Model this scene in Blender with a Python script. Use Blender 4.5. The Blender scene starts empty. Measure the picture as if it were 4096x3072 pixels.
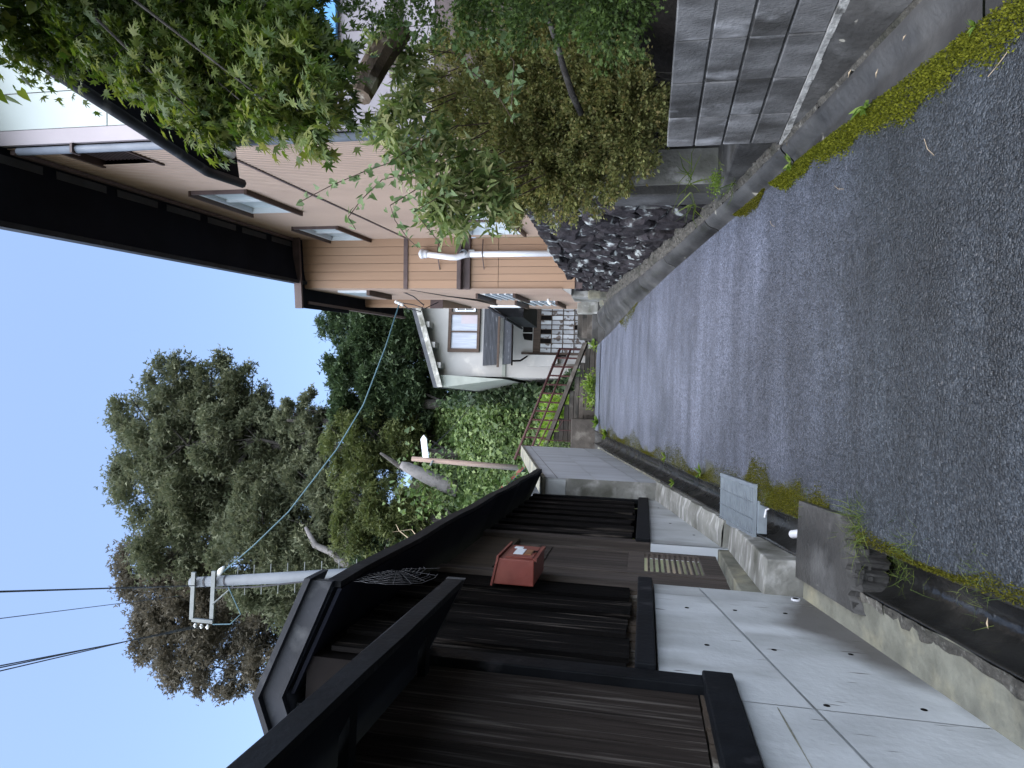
import bpy, math, random
import numpy as np
from mathutils import Vector, Matrix
random.seed(7)
RNG = np.random.default_rng(11)
S = bpy.context.scene
COL = S.collection
R = math.radians
G = 0.178                       # the lane climbs 17.8 %
EYE = 1.9                       # the lens is 1.9 m above the lane at the photographer's feet; z = 0 is lens height

# ------------------------------------------------------------------ camera (phone held sideways: the picture lies on its side)
pitch, roll, yaw = R(11.07), R(1.6), R(1.8)
fwd = Vector((math.sin(yaw)*math.cos(pitch), math.cos(yaw)*math.cos(pitch), math.sin(pitch)))
rt0 = Vector((math.cos(yaw), -math.sin(yaw), 0)); up0 = rt0.cross(fwd)
rt = rt0*math.cos(roll) + up0*math.sin(roll); up = -rt0*math.sin(roll) + up0*math.cos(roll)
cam = bpy.data.cameras.new('camera'); cam.sensor_width = 36; cam.sensor_fit = 'HORIZONTAL'; cam.lens = 36*2720/4096
cam.clip_start = 0.05; cam.clip_end = 3000
co = bpy.data.objects.new('camera', cam); COL.objects.link(co)
m3 = Matrix((-up, rt, -fwd)).transposed()
co.matrix_world = m3.to_4x4()
S.camera = co

# ------------------------------------------------------------------ sky, sun, exposure
SUN_EL, SUN_AZ = 62, 190        # azimuth clockwise from +Y: behind the photographer, to the left
w = bpy.data.worlds.new('World'); S.world = w; w.use_nodes = True
nt = w.node_tree; bg = nt.nodes['Background']
sky = nt.nodes.new('ShaderNodeTexSky'); sky.sky_type = 'NISHITA'; sky.sun_disc = False
sky.sun_elevation = R(SUN_EL); sky.sun_rotation = R(SUN_AZ); sky.air_density = 1.0; sky.dust_density = 2.5; sky.ozone_density = 1.2
nt.links.new(sky.outputs[0], bg.inputs['Color']); bg.inputs['Strength'].default_value = 0.075
sl = bpy.data.lights.new('sun', 'SUN'); sl.energy = 1.5; sl.angle = R(125); sl.color = (0.93, 0.97, 1.0)
so = bpy.data.objects.new('sun', sl); COL.objects.link(so)
sd = Vector((math.sin(R(SUN_AZ))*math.cos(R(SUN_EL)), math.cos(R(SUN_AZ))*math.cos(R(SUN_EL)), math.sin(R(SUN_EL))))
so.rotation_euler = sd.to_track_quat('Z', 'Y').to_euler()
S.view_settings.view_transform = 'Standard'; S.view_settings.look = 'None'; S.view_settings.gamma = 1
S.view_settings.use_curve_mapping = False; S.view_settings.exposure = 2.45
try:
    S.cycles.max_bounces = 6; S.cycles.transparent_max_bounces = 6
except Exception: pass

# ------------------------------------------------------------------ materials
def mat(name, c, var=.22, scale=4., rough=.75, bump=.25, bscale=35., stretch=(1,1,1), c2=None, s2=1.6, lo=.5, hi=.62, st2=None,
        c3=None, s3=6., lo3=.58, hi3=.66, st3=None, spec=.35, metal=0., rvar=0., coat=0., hvar=None, marks=None):
    m = bpy.data.materials.new(name); m.use_nodes = True; n = m.node_tree.nodes; L = m.node_tree.links.new
    b = n['Principled BSDF']; tc = n.new('ShaderNodeTexCoord'); oi = n.new('ShaderNodeObjectInfo')
    ml = n.new('ShaderNodeMath'); ml.operation = 'MULTIPLY'; ml.inputs[1].default_value = 37.0; L(oi.outputs['Random'], ml.inputs[0])
    ad = n.new('ShaderNodeVectorMath'); ad.operation = 'ADD'; L(tc.outputs['Object'], ad.inputs[0]); L(ml.outputs[0], ad.inputs[1])
    def noise(s, st, det=5):
        mp = n.new('ShaderNodeMapping'); mp.inputs['Scale'].default_value = st; L(ad.outputs[0], mp.inputs[0])
        t = n.new('ShaderNodeTexNoise'); t.inputs['Scale'].default_value = s; t.inputs['Detail'].default_value = det; L(mp.outputs[0], t.inputs['Vector']); return t
    t = noise(scale, stretch); r = n.new('ShaderNodeValToRGB'); L(t.outputs['Fac'], r.inputs[0])
    r.color_ramp.elements[0].position = .3; r.color_ramp.elements[1].position = .72
    r.color_ramp.elements[0].color = tuple(x*(1-var) for x in c)+(1,); r.color_ramp.elements[1].color = tuple(min(1, x*(1+var)) for x in c)+(1,)
    out = r.outputs[0]
    for cc, ss, l, h, st in ((c2, s2, lo, hi, st2), (c3, s3, lo3, hi3, st3)):
        if cc is None: continue
        t2 = noise(ss, st or stretch, 7); r2 = n.new('ShaderNodeValToRGB'); L(t2.outputs['Fac'], r2.inputs[0])
        r2.color_ramp.elements[0].position = l; r2.color_ramp.elements[1].position = h
        mx = n.new('ShaderNodeMixRGB'); L(r2.outputs[0], mx.inputs[0]); L(out, mx.inputs[1]); mx.inputs[2].default_value = tuple(cc)+(1,); out = mx.outputs[0]
    if marks:
        mc, ms, ml_, mh, mst = marks; t5 = noise(ms, mst, 2); r5 = n.new('ShaderNodeValToRGB'); L(t5.outputs['Fac'], r5.inputs[0])
        r5.color_ramp.elements[0].position = ml_; r5.color_ramp.elements[1].position = mh
        m5 = n.new('ShaderNodeMixRGB'); L(r5.outputs[0], m5.inputs[0]); L(out, m5.inputs[1]); m5.inputs[2].default_value = tuple(mc)+(1,); out = m5.outputs[0]
    # small tone difference from piece to piece
    hv = n.new('ShaderNodeMapRange'); hv.inputs[3].default_value = 1-(var*.6 if hvar is None else hvar); hv.inputs[4].default_value = 1+(var*.6 if hvar is None else hvar); L(oi.outputs['Random'], hv.inputs[0])
    mm = n.new('ShaderNodeMixRGB'); mm.blend_type = 'MULTIPLY'; mm.inputs[0].default_value = 1; L(out, mm.inputs[1]); L(hv.outputs[0], mm.inputs[2])
    L(mm.outputs[0], b.inputs['Base Color'])
    b.inputs['Roughness'].default_value = rough; b.inputs['Specular IOR Level'].default_value = spec; b.inputs['Metallic'].default_value = metal
    if coat: b.inputs['Coat Weight'].default_value = coat; b.inputs['Coat Roughness'].default_value = .25
    if rvar:
        t4 = noise(scale*.7, (1,1,1), 3); mr = n.new('ShaderNodeMapRange'); mr.inputs[1].default_value = .35; mr.inputs[2].default_value = .65
        mr.inputs[3].default_value = max(.05, rough-rvar); mr.inputs[4].default_value = min(1, rough+rvar); L(t4.outputs['Fac'], mr.inputs[0]); L(mr.outputs[0], b.inputs['Roughness'])
    if bump:
        t3 = noise(bscale, stretch, 6); bp = n.new('ShaderNodeBump'); bp.inputs['Strength'].default_value = bump; bp.inputs['Distance'].default_value = .02
        L(t3.outputs['Fac'], bp.inputs['Height']); L(bp.outputs[0], b.inputs['Normal'])
    return m

def leafmat(name, cols, rough=.5, trans=.35, single=False, spec=.3):
    m = bpy.data.materials.new(name); m.use_nodes = True; n = m.node_tree.nodes; L = m.node_tree.links.new
    b = n['Principled BSDF']
    if single:
        s = n.new('ShaderNodeObjectInfo').outputs['Random']
    else:
        a = n.new('ShaderNodeAttribute'); a.attribute_name = 'rnd'; s = a.outputs['Fac']
    r = n.new('ShaderNodeValToRGB'); L(s, r.inputs[0]); e = r.color_ramp.elements
    while len(e) < len(cols): e.new(.5)
    for i, c in enumerate(cols): e[i].position = i/(len(cols)-1); e[i].color = tuple(c)+(1,)
    L(r.outputs[0], b.inputs['Base Color']); b.inputs['Roughness'].default_value = rough; b.inputs['Specular IOR Level'].default_value = spec
    tr = n.new('ShaderNodeBsdfTranslucent'); hs = n.new('ShaderNodeHueSaturation'); hs.inputs['Saturation'].default_value = 1.15; hs.inputs['Value'].default_value = 1.3
    L(r.outputs[0], hs.inputs['Color']); L(hs.outputs[0], tr.inputs['Color'])
    mx = n.new('ShaderNodeMixShader'); mx.inputs[0].default_value = trans; L(b.outputs[0], mx.inputs[1]); L(tr.outputs[0], mx.inputs[2])
    L(mx.outputs[0], n['Material Output'].inputs['Surface']); return m

def asphaltmat(name):
    """coarse dark asphalt that gives way, along a ragged edge, to an older worn surface further up, its bluish sky sheen painted in"""
    m = bpy.data.materials.new(name); m.use_nodes = True; n = m.node_tree.nodes; L = m.node_tree.links.new; b = n['Principled BSDF']
    def node(t, **k):
        q = n.new(t)
        for kk, v in k.items(): setattr(q, kk, v)
        return q
    def mr(src, a0, a1, b0, b1):
        q = node('ShaderNodeMapRange'); L(src, q.inputs[0])
        for i, v in enumerate((a0,a1,b0,b1)): q.inputs[i+1].default_value = v
        return q.outputs[0]
    def noise(sc, det=6, st=(1,1,1), rough=.55):
        mp = node('ShaderNodeMapping'); mp.inputs['Scale'].default_value = st; L(tc.outputs['Object'], mp.inputs[0])
        q = node('ShaderNodeTexNoise'); q.inputs['Scale'].default_value = sc; q.inputs['Detail'].default_value = det; q.inputs['Roughness'].default_value = rough; L(mp.outputs[0], q.inputs['Vector']); return q.outputs['Fac']
    def ramp(src, els):
        q = node('ShaderNodeValToRGB'); L(src, q.inputs[0]); e = q.color_ramp.elements
        while len(e) < len(els): e.new(.5)
        for i,(p,c) in enumerate(els): e[i].position = p; e[i].color = tuple(c)+(1,)
        return q.outputs[0]
    def mix(f, c1, c2, mode='MIX'):
        q = node('ShaderNodeMixRGB', blend_type=mode)
        if isinstance(f, float): q.inputs[0].default_value = f
        else: L(f, q.inputs[0])
        for i, c in ((1,c1),(2,c2)):
            if isinstance(c, tuple): q.inputs[i].default_value = c
            else: L(c, q.inputs[i])
        return q.outputs[0]
    tc = node('ShaderNodeTexCoord'); sx = node('ShaderNodeSeparateXYZ'); L(tc.outputs['Object'], sx.inputs[0])
    v = node('ShaderNodeTexVoronoi'); v.inputs['Scale'].default_value = 84; L(tc.outputs['Object'], v.inputs['Vector'])
    v2 = node('ShaderNodeTexVoronoi'); v2.inputs['Scale'].default_value = 170; L(tc.outputs['Object'], v2.inputs['Vector'])
    sc = node('ShaderNodeSeparateColor'); L(v.outputs['Color'], sc.inputs[0]); s2 = node('ShaderNodeSeparateColor'); L(v2.outputs['Color'], s2.inputs[0])
    am = node('ShaderNodeMath', operation='MULTIPLY_ADD'); L(noise(5.5, 8), am.inputs[0]); am.inputs[1].default_value = 1.0; L(sx.outputs[1], am.inputs[2])
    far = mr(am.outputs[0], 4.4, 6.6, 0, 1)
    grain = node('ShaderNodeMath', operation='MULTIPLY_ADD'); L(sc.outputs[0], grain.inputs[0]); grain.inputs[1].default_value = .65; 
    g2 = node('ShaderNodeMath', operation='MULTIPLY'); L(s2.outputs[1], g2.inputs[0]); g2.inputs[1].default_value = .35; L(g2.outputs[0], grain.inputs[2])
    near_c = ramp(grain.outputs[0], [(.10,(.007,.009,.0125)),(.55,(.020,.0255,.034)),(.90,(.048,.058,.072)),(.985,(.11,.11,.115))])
    far_c = ramp(grain.outputs[0], [(.10,(.026,.030,.043)),(.5,(.076,.087,.122)),(.92,(.155,.175,.235))])  # pale blue tone: sky sheen of the wet lane put into the colour
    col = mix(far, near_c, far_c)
    big = noise(.9, 7); col = mix(1., col, mr(big, .3, .7, .68, 1.35), 'MULTIPLY')
    streak = noise(1.6, 5, (.25,2.2,1)); col = mix(1., col, mr(streak, .35, .65, .76, 1.22), 'MULTIPLY')
    mo = node('ShaderNodeMath', operation='ADD'); L(noise(2.3, 8, rough=.65), mo.inputs[0]); L(mr(sx.outputs[0], -.70, -.15, .26, -.35), mo.inputs[1])
    mask = mix(1., mix(1., ramp(mo.outputs[0], [(.58,(0,0,0)),(.74,(1,1,1))]), mr(sx.outputs[1], 3.9, 4.6, 0, 1), 'MULTIPLY'), (1,1,1,1), 'MULTIPLY')
    col = mix(mask, col, (.050,.050,.011,1))
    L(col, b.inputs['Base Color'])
    L(mr(big, .35, .65, .34, .52), b.inputs['Roughness']); b.inputs['Specular IOR Level'].default_value = .5
    h = node('ShaderNodeMath', operation='MULTIPLY_ADD'); L(v2.outputs['Distance'], h.inputs[0]); h.inputs[1].default_value = .5; L(v.outputs['Distance'], h.inputs[2])
    bp = node('ShaderNodeBump'); bp.invert = True; bp.inputs['Distance'].default_value = .009; L(mr(far, 0, 1, 1., .7), bp.inputs['Strength']); L(h.outputs[0], bp.inputs['Height']); L(bp.outputs[0], b.inputs['Normal'])
    return m

def stainmat(name, base_mat):
    """the concrete, with a brown-black run-off stain of its own shape above the kerb by the drain"""
    m = base_mat.copy(); m.name = name; n = m.node_tree.nodes; L = m.node_tree.links.new; b = n['Principled BSDF']
    src = b.inputs['Base Color'].links[0].from_socket
    tc = n.new('ShaderNodeTexCoord'); sx = n.new('ShaderNodeSeparateXYZ'); L(tc.outputs['Object'], sx.inputs[0])
    t = n.new('ShaderNodeTexNoise'); t.inputs['Scale'].default_value = 3.5; t.inputs['Detail'].default_value = 7; L(tc.outputs['Object'], t.inputs['Vector'])
    def M(op, a, c, d=None):
        q = n.new('ShaderNodeMath'); q.operation = op
        for i, x in enumerate((a,c,d)):
            if x is None: continue
            if isinstance(x, (int,float)): q.inputs[i].default_value = x
            else: L(x, q.inputs[i])
        return q.outputs[0]
    # height above the sloping kerb (object origin: y 3.2 on the lane), widest near y = 4.2
    h = M('MULTIPLY_ADD', sx.outputs[1], -G, sx.outputs[2]); dy = M('ABSOLUTE', M('SUBTRACT', sx.outputs[1], .95), 0)
    lim = M('MULTIPLY_ADD', dy, -.40, .46); e = M('SUBTRACT', lim, h); e = M('MULTIPLY_ADD', t.outputs['Fac'], .30, M('ADD', e, -.15))
    r = n.new('ShaderNodeMapRange'); r.inputs[1].default_value = .0; r.inputs[2].default_value = .22; L(e, r.inputs[0]); r.inputs[4].default_value = .85
    mx = n.new('ShaderNodeMixRGB'); L(r.outputs[0], mx.inputs[0]); L(src, mx.inputs[1]); mx.inputs[2].default_value = (.075,.066,.058,1); L(mx.outputs[0], b.inputs['Base Color'])
    return m

MT = {}
MT['conc'] = mat('smooth grey concrete', (.44,.465,.485), .16, 2.5, .7, .14, 30, c2=(.21,.215,.21), s2=2.2, lo=.50, hi=.74, st2=(1,1,.35), c3=(.56,.59,.62), s3=3, lo3=.55, hi3=.75, st3=(1,1,.4), hvar=.03, marks=((.16,.16,.16), 26, .70, .74, (1,1,.14)))
MT['conc_form'] = mat('board-marked concrete', (.42,.45,.49), .14, 3, .7, .18, 22, stretch=(1,1,.12), c2=(.26,.27,.28), s2=2, lo=.55, hi=.8, hvar=.04, marks=((.24,.25,.26), 18, .68, .74, (1,1,.10)))
MT['conc_old'] = mat('weathered kerb concrete', (.17,.17,.14), .35, 5, .85, .5, 30, c2=(.30,.28,.20), s2=3.2, lo=.5, hi=.7, c3=(.06,.06,.055), s3=2.2, lo3=.52, hi3=.68)
MT['conc_light'] = mat('pale lime-streaked concrete', (.22,.22,.205), .3, 6, .8, .4, 30, c2=(.42,.42,.41), s2=5, lo=.52, hi=.68, st2=(1,3,1), c3=(.09,.09,.075), s3=3.0, lo3=.50, hi3=.7)
MT['conc_dark'] = mat('dark damp concrete', (.048,.047,.046), .4, 3, .6, .4, 30, c2=(.11,.11,.11), s2=2.5, lo=.52, hi=.72, c3=(.30,.29,.25), s3=9, lo3=.69, hi3=.72, rvar=.15)
MT['conc_wet'] = mat('wet gutter concrete', (.013,.013,.0125), .4, 3, .28, .3, 18, c2=(.036,.034,.031), s2=2.2, lo=.5, hi=.7, spec=.5, rvar=.14)
MT['conc_damp'] = mat('damp smooth concrete', (.036,.036,.037), .4, 3, .42, .25, 20, c2=(.070,.070,.070), s2=2.2, lo=.5, hi=.7, c3=(.24,.23,.20), s3=7, lo3=.70, hi3=.73, spec=.5, rvar=.14)
MT['rubble'] = mat('crumbly aggregate concrete', (.095,.09,.08), .5, 22, .9, 1.0, 45, c2=(.22,.215,.195), s2=30, lo=.6, hi=.68, c3=(.05,.05,.04), s3=4, lo3=.5, hi3=.65)
MT['block'] = mat('weathered concrete block', (.125,.125,.128), .35, 12, .78, .45, 90, stretch=(1,1,.45), c2=(.040,.039,.038), s2=3.4, lo=.46, hi=.66, c3=(.33,.335,.35), s3=5.5, lo3=.55, hi3=.75, rvar=.12)
MT['mortar'] = mat('dark mortar joint', (.05,.05,.05), .3, 20, .9, .4, 60)
MT['white_mortar'] = mat('white lime mortar', (.38,.38,.37), .35, 15, .9, .6, 50, c2=(.12,.12,.115), s2=9, lo=.5, hi=.62)
MT['stone'] = mat('dark rough wall stone', (.026,.023,.026), .5, 9, .88, 1.0, 24, c2=(.085,.086,.088), s2=6, lo=.54, hi=.70, c3=(.36,.39,.39), s3=6, lo3=.60, hi3=.69, spec=.15)
MT['stone_core'] = mat('wall core mortar', (.10,.10,.095), .4, 14, .9, 1., 40, c2=(.36,.38,.37), s2=9, lo=.52, hi=.65)
MT['black_wood'] = mat('blackened board', (.0055,.005,.005), .5, 3, .85, .35, 14, stretch=(7,7,.35), c2=(.080,.068,.060), s2=4.5, lo=.58, hi=.72, spec=.06, hvar=.6)
MT['black_paint'] = mat('black painted beam', (.006,.007,.009), .4, 5, .6, .15, 30, c2=(.035,.035,.04), s2=6, lo=.60, hi=.74, spec=.10)
MT['brown_wood'] = mat('weathered brown plank', (.026,.021,.0185), .45, 3, .85, .4, 12, stretch=(8,8,.3), c2=(.105,.092,.082), s2=5, lo=.55, hi=.72, c3=(.010,.008,.007), s3=3, lo3=.55, hi3=.7, spec=.08, hvar=.5)
MT['door_wood'] = mat('weathered door wood', (.070,.058,.052), .4, 3, .85, .35, 12, stretch=(9,9,.35), c2=(.11,.098,.09), s2=4, lo=.58, hi=.72, spec=.2)
MT['dim_wood'] = mat('dim plywood lining', (.055,.04,.026), .3, 3, .8, .2, 14, stretch=(6,6,.4))
MT['gut_metal'] = mat('dull painted roof metal', (.016,.018,.023), .35, 4, .6, .15, 20, c2=(.06,.063,.067), s2=5, lo=.60, hi=.75, spec=.15)
MT['red'] = mat('faded red steel', (.165,.036,.026), .2, 5, .5, .1, 40, c2=(.22,.065,.045), s2=3, lo=.55, hi=.75, spec=.4)
MT['paper'] = mat('white paper label', (.62,.66,.72), .08, 20, .8, 0)
MT['brass'] = mat('tarnished brass', (.28,.13,.06), .3, 15, .45, .1, 40, metal=.5)
MT['galv'] = mat('galvanised steel', (.27,.31,.355), .15, 10, .42, .1, 40, metal=.6, spec=.5)
MT['siding'] = mat('brown ribbed metal siding', (.335,.242,.19), .07, 1.2, .45, .03, 10, c2=(.26,.185,.148), s2=.7, lo=.5, hi=.75, st2=(1,1,.35), spec=.4)
MT['siding2'] = mat('tan metal siding board', (.32,.205,.135), .07, 1.5, .48, .05, 12, stretch=(3,3,.3), c2=(.30,.18,.115), s2=.8, lo=.6, hi=.8, spec=.35)
MT['trim'] = mat('dark purple-brown trim', (.085,.06,.06), .2, 5, .5, .08, 30)
MT['soffit'] = mat('dark soffit board', (.008,.009,.014), .2, 2, .8, .08, 20, spec=.06)
MT['soffit2'] = mat('grey vent strip', (.028,.028,.032), .2, 5, .8, .1, 30)
MT['dgutter'] = mat('slate downpipe paint', (.15,.17,.21), .15, 5, .45, .05, 20)
MT['pale'] = mat('pale green-white panel', (.42,.47,.47), .05, 1, .6, .03, 20)
MT['mauve'] = mat('mauve-grey render', (.34,.31,.34), .08, 1.5, .7, .05, 30)
MT['glass'] = mat('frosted window glass', (.42,.48,.52), .12, 1.5, .25, .0, 10, spec=.6)
MT['dglass'] = mat('dark window glass', (.05,.05,.05), .3, 2, .12, .0, 10, spec=.7)
MT['alu'] = mat('white aluminium frame', (.52,.56,.60), .05, 5, .4, 0)
MT['dbrown'] = mat('dark brown window hood', (.055,.032,.026), .25, 6, .5, .08, 30)
MT['pvc'] = mat('white pvc pipe', (.66,.68,.74), .06, 4, .4, .02, 20, c2=(.5,.45,.38), s2=3, lo=.66, hi=.8)
MT['plaster'] = mat('off-white plaster', (.32,.315,.31), .06, 1.5, .85, .08, 25, c2=(.52,.49,.46), s2=1.2, lo=.58, hi=.8)
MT['greyboard'] = mat('grey-green eave board', (.24,.26,.24), .12, 3, .8, .08, 20)
MT['corr'] = mat('dark corrugated roofing', (.030,.034,.044), .25, 3, .5, .1, 20, c2=(.13,.14,.16), s2=2, lo=.6, hi=.75)
MT['oldwood'] = mat('old house timber', (.05,.034,.026), .3, 4, .8, .3, 15, stretch=(5,5,.5))
MT['curtain'] = mat('white curtain behind glass', (.27,.30,.36), .18, 3, .5, .3, 8, stretch=(6,6,.5), spec=.5)
MT['shoji'] = mat('torn shoji paper', (.30,.31,.33), .15, 6, .8, .05, 20, c2=(.09,.075,.07), s2=4.5, lo=.56, hi=.60, hvar=.3)
MT['interior'] = mat('dark room interior', (.008,.007,.007), .3, 5, .9, 0, spec=.05)  # near-black: the darkness of unlit rooms and openings is put into the colour
MT['rust'] = mat('rusty maroon railing', (.045,.014,.014), .35, 9, .7, .2, 40)
MT['step'] = mat('mossy dark concrete course', (.070,.062,.055), .4, 4, .85, .4, 25, c2=(.15,.14,.125), s2=4, lo=.55, hi=.7, c3=(.02,.02,.018), s3=2, lo3=.52, hi3=.65)
MT['blue'] = mat('blue metal roof', (.16,.42,.55), .12, 4, .5, .05, 20)
MT['bluebar'] = mat('bright blue shutter', (.14,.42,.80), .08, 3, .5, .02, 20)
MT['pole'] = mat('utility pole concrete', (.115,.13,.15), .08, 4, .7, .05, 30)
MT['steel'] = mat('grey steel arm', (.13,.145,.15), .12, 8, .5, .05, 30, metal=.3)
MT['cable'] = mat('black cable', (.012,.012,.018), .2, 9, .5, 0)
MT['bluecable'] = mat('pale blue cable', (.05,.11,.145), .2, 9, .5, 0)
MT['porcelain'] = mat('white porcelain', (.7,.72,.74), .05, 9, .25, 0, spec=.6)
MT['bark'] = mat('grey bark', (.032,.029,.027), .35, 6, .9, .8, 12, stretch=(3,3,.7), c2=(.075,.072,.066), s2=4, lo=.52, hi=.68)
MT['pale_bark'] = mat('pale pruned trunk bark', (.16,.152,.155), .3, 5, .9, .8, 8, c2=(.085,.08,.075), s2=5, lo=.54, hi=.64)
MT['pole_wood'] = mat('old wooden pole', (.17,.125,.105), .3, 4, .9, .5, 12, stretch=(6,6,.3), c2=(.12,.075,.06), s2=5, lo=.55, hi=.68)
MT['twig'] = mat('dry pale twig', (.42,.34,.24), .3, 20, .9, 0)
MT['stem'] = mat('dark vine stem', (.07,.045,.035), .3, 20, .8, 0)
MT['log'] = mat('rotten log', (.075,.055,.040), .5, 6, .95, 1., 12, c2=(.30,.27,.23), s2=5, lo=.58, hi=.66)
MT['soil'] = mat('dark garden soil', (.009,.007,.006), .4, 6, .95, .8, 20)
MT['earth'] = mat('overgrown earth', (.035,.04,.018), .5, 2, .95, .6, 8, c2=(.06,.045,.03), s2=1.2, lo=.5, hi=.65)
MT['web'] = mat('dusty spider silk', (.16,.16,.17), .1, 20, .9, 0)
MT['asph'] = asphaltmat('asphalt')
MT['conc_stain'] = stainmat('stained concrete', MT['conc'])
LM = {}
LM['maple'] = leafmat('maple leaf', [(.022,.042,.010),(.042,.072,.015),(.085,.115,.024),(.15,.165,.042)], .5, .42)
LM['maple1'] = leafmat('maple leaf single', [(.04,.070,.016),(.075,.115,.024),(.115,.145,.032),(.16,.165,.055)], .5, .42, True)
LM['bamboo'] = leafmat('bamboo leaf', [(.065,.105,.032),(.14,.19,.062),(.22,.26,.10),(.30,.30,.14)], .5, .35)
LM['bamboo1'] = leafmat('bamboo leaf single', [(.08,.13,.04),(.16,.21,.07),(.24,.28,.11),(.38,.36,.23)], .5, .35, True)
LM['azalea'] = leafmat('azalea leaf', [(.070,.080,.028),(.15,.165,.058),(.24,.25,.095),(.25,.205,.085)], .5, .3)
LM['conifer'] = leafmat('cypress spray', [(.022,.040,.010),(.048,.082,.020),(.10,.15,.038)], .65, .25)
LM['vine'] = leafmat('vine leaf', [(.07,.12,.045),(.13,.20,.085),(.19,.27,.13)], .45, .35)
LM['vine1'] = leafmat('vine leaf single', [(.08,.13,.05),(.14,.21,.09),(.20,.28,.14)], .45, .35, True)
LM['oak'] = leafmat('big tree leaf', [(.055,.068,.040),(.10,.115,.070),(.15,.16,.10)], .7, .25)
LM['oakbrown'] = leafmat('brownish tree leaf', [(.060,.056,.044),(.105,.096,.074),(.15,.135,.105)], .7, .25)
LM['dark'] = leafmat('evergreen leaf', [(.018,.032,.016),(.040,.066,.032),(.075,.11,.05)], .6, .2)
LM['mid'] = leafmat('shrub leaf', [(.038,.052,.018),(.075,.095,.033),(.125,.14,.055)], .65, .25)
LM['kudzu'] = leafmat('kudzu leaf', [(.036,.064,.022),(.095,.145,.052),(.19,.25,.10)], .5, .3)
LM['weed'] = leafmat('bright weed leaf', [(.09,.16,.03),(.17,.26,.05),(.26,.34,.08)], .5, .4)
LM['moss'] = leafmat('moss tuft', [(.048,.054,.009),(.115,.13,.016),(.19,.20,.026)], .95, .3, spec=.05)
LM['mossbrown'] = leafmat('olive moss tuft', [(.05,.052,.010),(.10,.10,.016),(.15,.145,.024)], .95, .3, spec=.05)
LM['grass'] = leafmat('grass blade', [(.06,.10,.02),(.12,.17,.035),(.20,.24,.06)], .6, .4)

# ------------------------------------------------------------------ building helpers
OFF = {}
def tag(o, label=None, cat=None, group=None, kind=None):
    if label: o['label'] = label
    if cat: o['category'] = cat
    if group: o['group'] = group
    if kind: o['kind'] = kind
    return o
def link(o, parent=None):
    COL.objects.link(o)
    if parent: o.parent = parent
    return o
def thing(name, loc, label, cat, group=None):
    o = bpy.data.objects.new(name, None); o.location = loc; o.empty_display_size = .1; link(o); OFF[o.name] = Vector(loc)
    return tag(o, label, cat, group)
def world_off(parent): return OFF.get(parent.name, Vector((0,0,0))) if parent else Vector((0,0,0))
class MB:
    """collects boxes, tubes and prisms in world metres and links them as ONE mesh object"""
    def __init__(s): s.v = []; s.f = []; s.smooth = False
    def add(s, vs, fs):
        k = len(s.v); s.v += [tuple(v) for v in vs]; s.f += [tuple(i+k for i in f) for f in fs]; return s
    def box(s, lo, hi, F=None):
        x0,y0,z0 = lo; x1,y1,z1 = hi
        vs = [(x0,y0,z0),(x1,y0,z0),(x1,y1,z0),(x0,y1,z0),(x0,y0,z1),(x1,y0,z1),(x1,y1,z1),(x0,y1,z1)]
        if F: vs = [F(*v) for v in vs]
        return s.add(vs, [(0,3,2,1),(4,5,6,7),(0,1,5,4),(1,2,6,5),(2,3,7,6),(3,0,4,7)])
    def prism(s, poly, a, b):
        """poly: list of points; swept from offset a to offset b (vectors)"""
        a = Vector(a); b = Vector(b); n = len(poly); P = [Vector(p) for p in poly]
        vs = [p+a for p in P]+[p+b for p in P]
        return s.add(vs, [tuple(range(n))[::-1], tuple(range(n, 2*n))]+[(i,(i+1)%n,n+(i+1)%n,n+i) for i in range(n)])
    def quad(s, *p): return s.add(p, [tuple(range(len(p)))])
    def tube(s, path, r, seg=8, cap=True):
        P = [Vector(p) for p in path]; rs = r if isinstance(r, (list,tuple)) else [r]*len(P); rings = []
        k = len(s.v); fs = []; ref = None
        for i,p in enumerate(P):
            d = (P[min(i+1,len(P)-1)]-P[max(i-1,0)])
            if d.length < 1e-9: d = Vector((0,0,1))
            d.normalize()
            if ref is None: ref = Vector((0,0,1)) if abs(d.z) < .9 else Vector((1,0,0))
            a = d.cross(ref).normalized(); b = d.cross(a).normalized(); ref = a.cross(d)
            for j in range(seg):
                t = 2*math.pi*j/seg; s.v.append(tuple(p+(a*math.cos(t)+b*math.sin(t))*rs[i]))
        for i in range(len(P)-1):
            for j in range(seg):
                fs.append((k+i*seg+j, k+i*seg+(j+1)%seg, k+(i+1)*seg+(j+1)%seg, k+(i+1)*seg+j))
        if cap: fs.append(tuple(k+j for j in range(seg))[::-1]); fs.append(tuple(k+(len(P)-1)*seg+j for j in range(seg)))
        s.f += fs; return s
    def grid(s, fn, nu, nv):
        k = len(s.v)
        for i in range(nu+1):
            for j in range(nv+1): s.v.append(tuple(fn(i/nu, j/nv)))
        for i in range(nu):
            for j in range(nv): s.f.append((k+i*(nv+1)+j, k+(i+1)*(nv+1)+j, k+(i+1)*(nv+1)+j+1, k+i*(nv+1)+j+1))
        return s
    def build(s, name, m, parent=None, smooth=False, kind=None, label=None, bevel=0, cat=None, group=None):
        me = bpy.data.meshes.new(name); off = world_off(parent)
        me.from_pydata([(v[0]-off.x, v[1]-off.y, v[2]-off.z) for v in s.v], [], s.f); me.materials.append(m)
        me.validate(); 
        if smooth: me.polygons.foreach_set('use_smooth', [True]*len(me.polygons))
        o = bpy.data.objects.new(name, me); link(o, parent); OFF[o.name] = off
        if bevel:
            b = o.modifiers.new('bevel', 'BEVEL'); b.width = bevel; b.segments = 2; b.limit_method = 'ANGLE'
        return tag(o, label, cat, group, kind)
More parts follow.
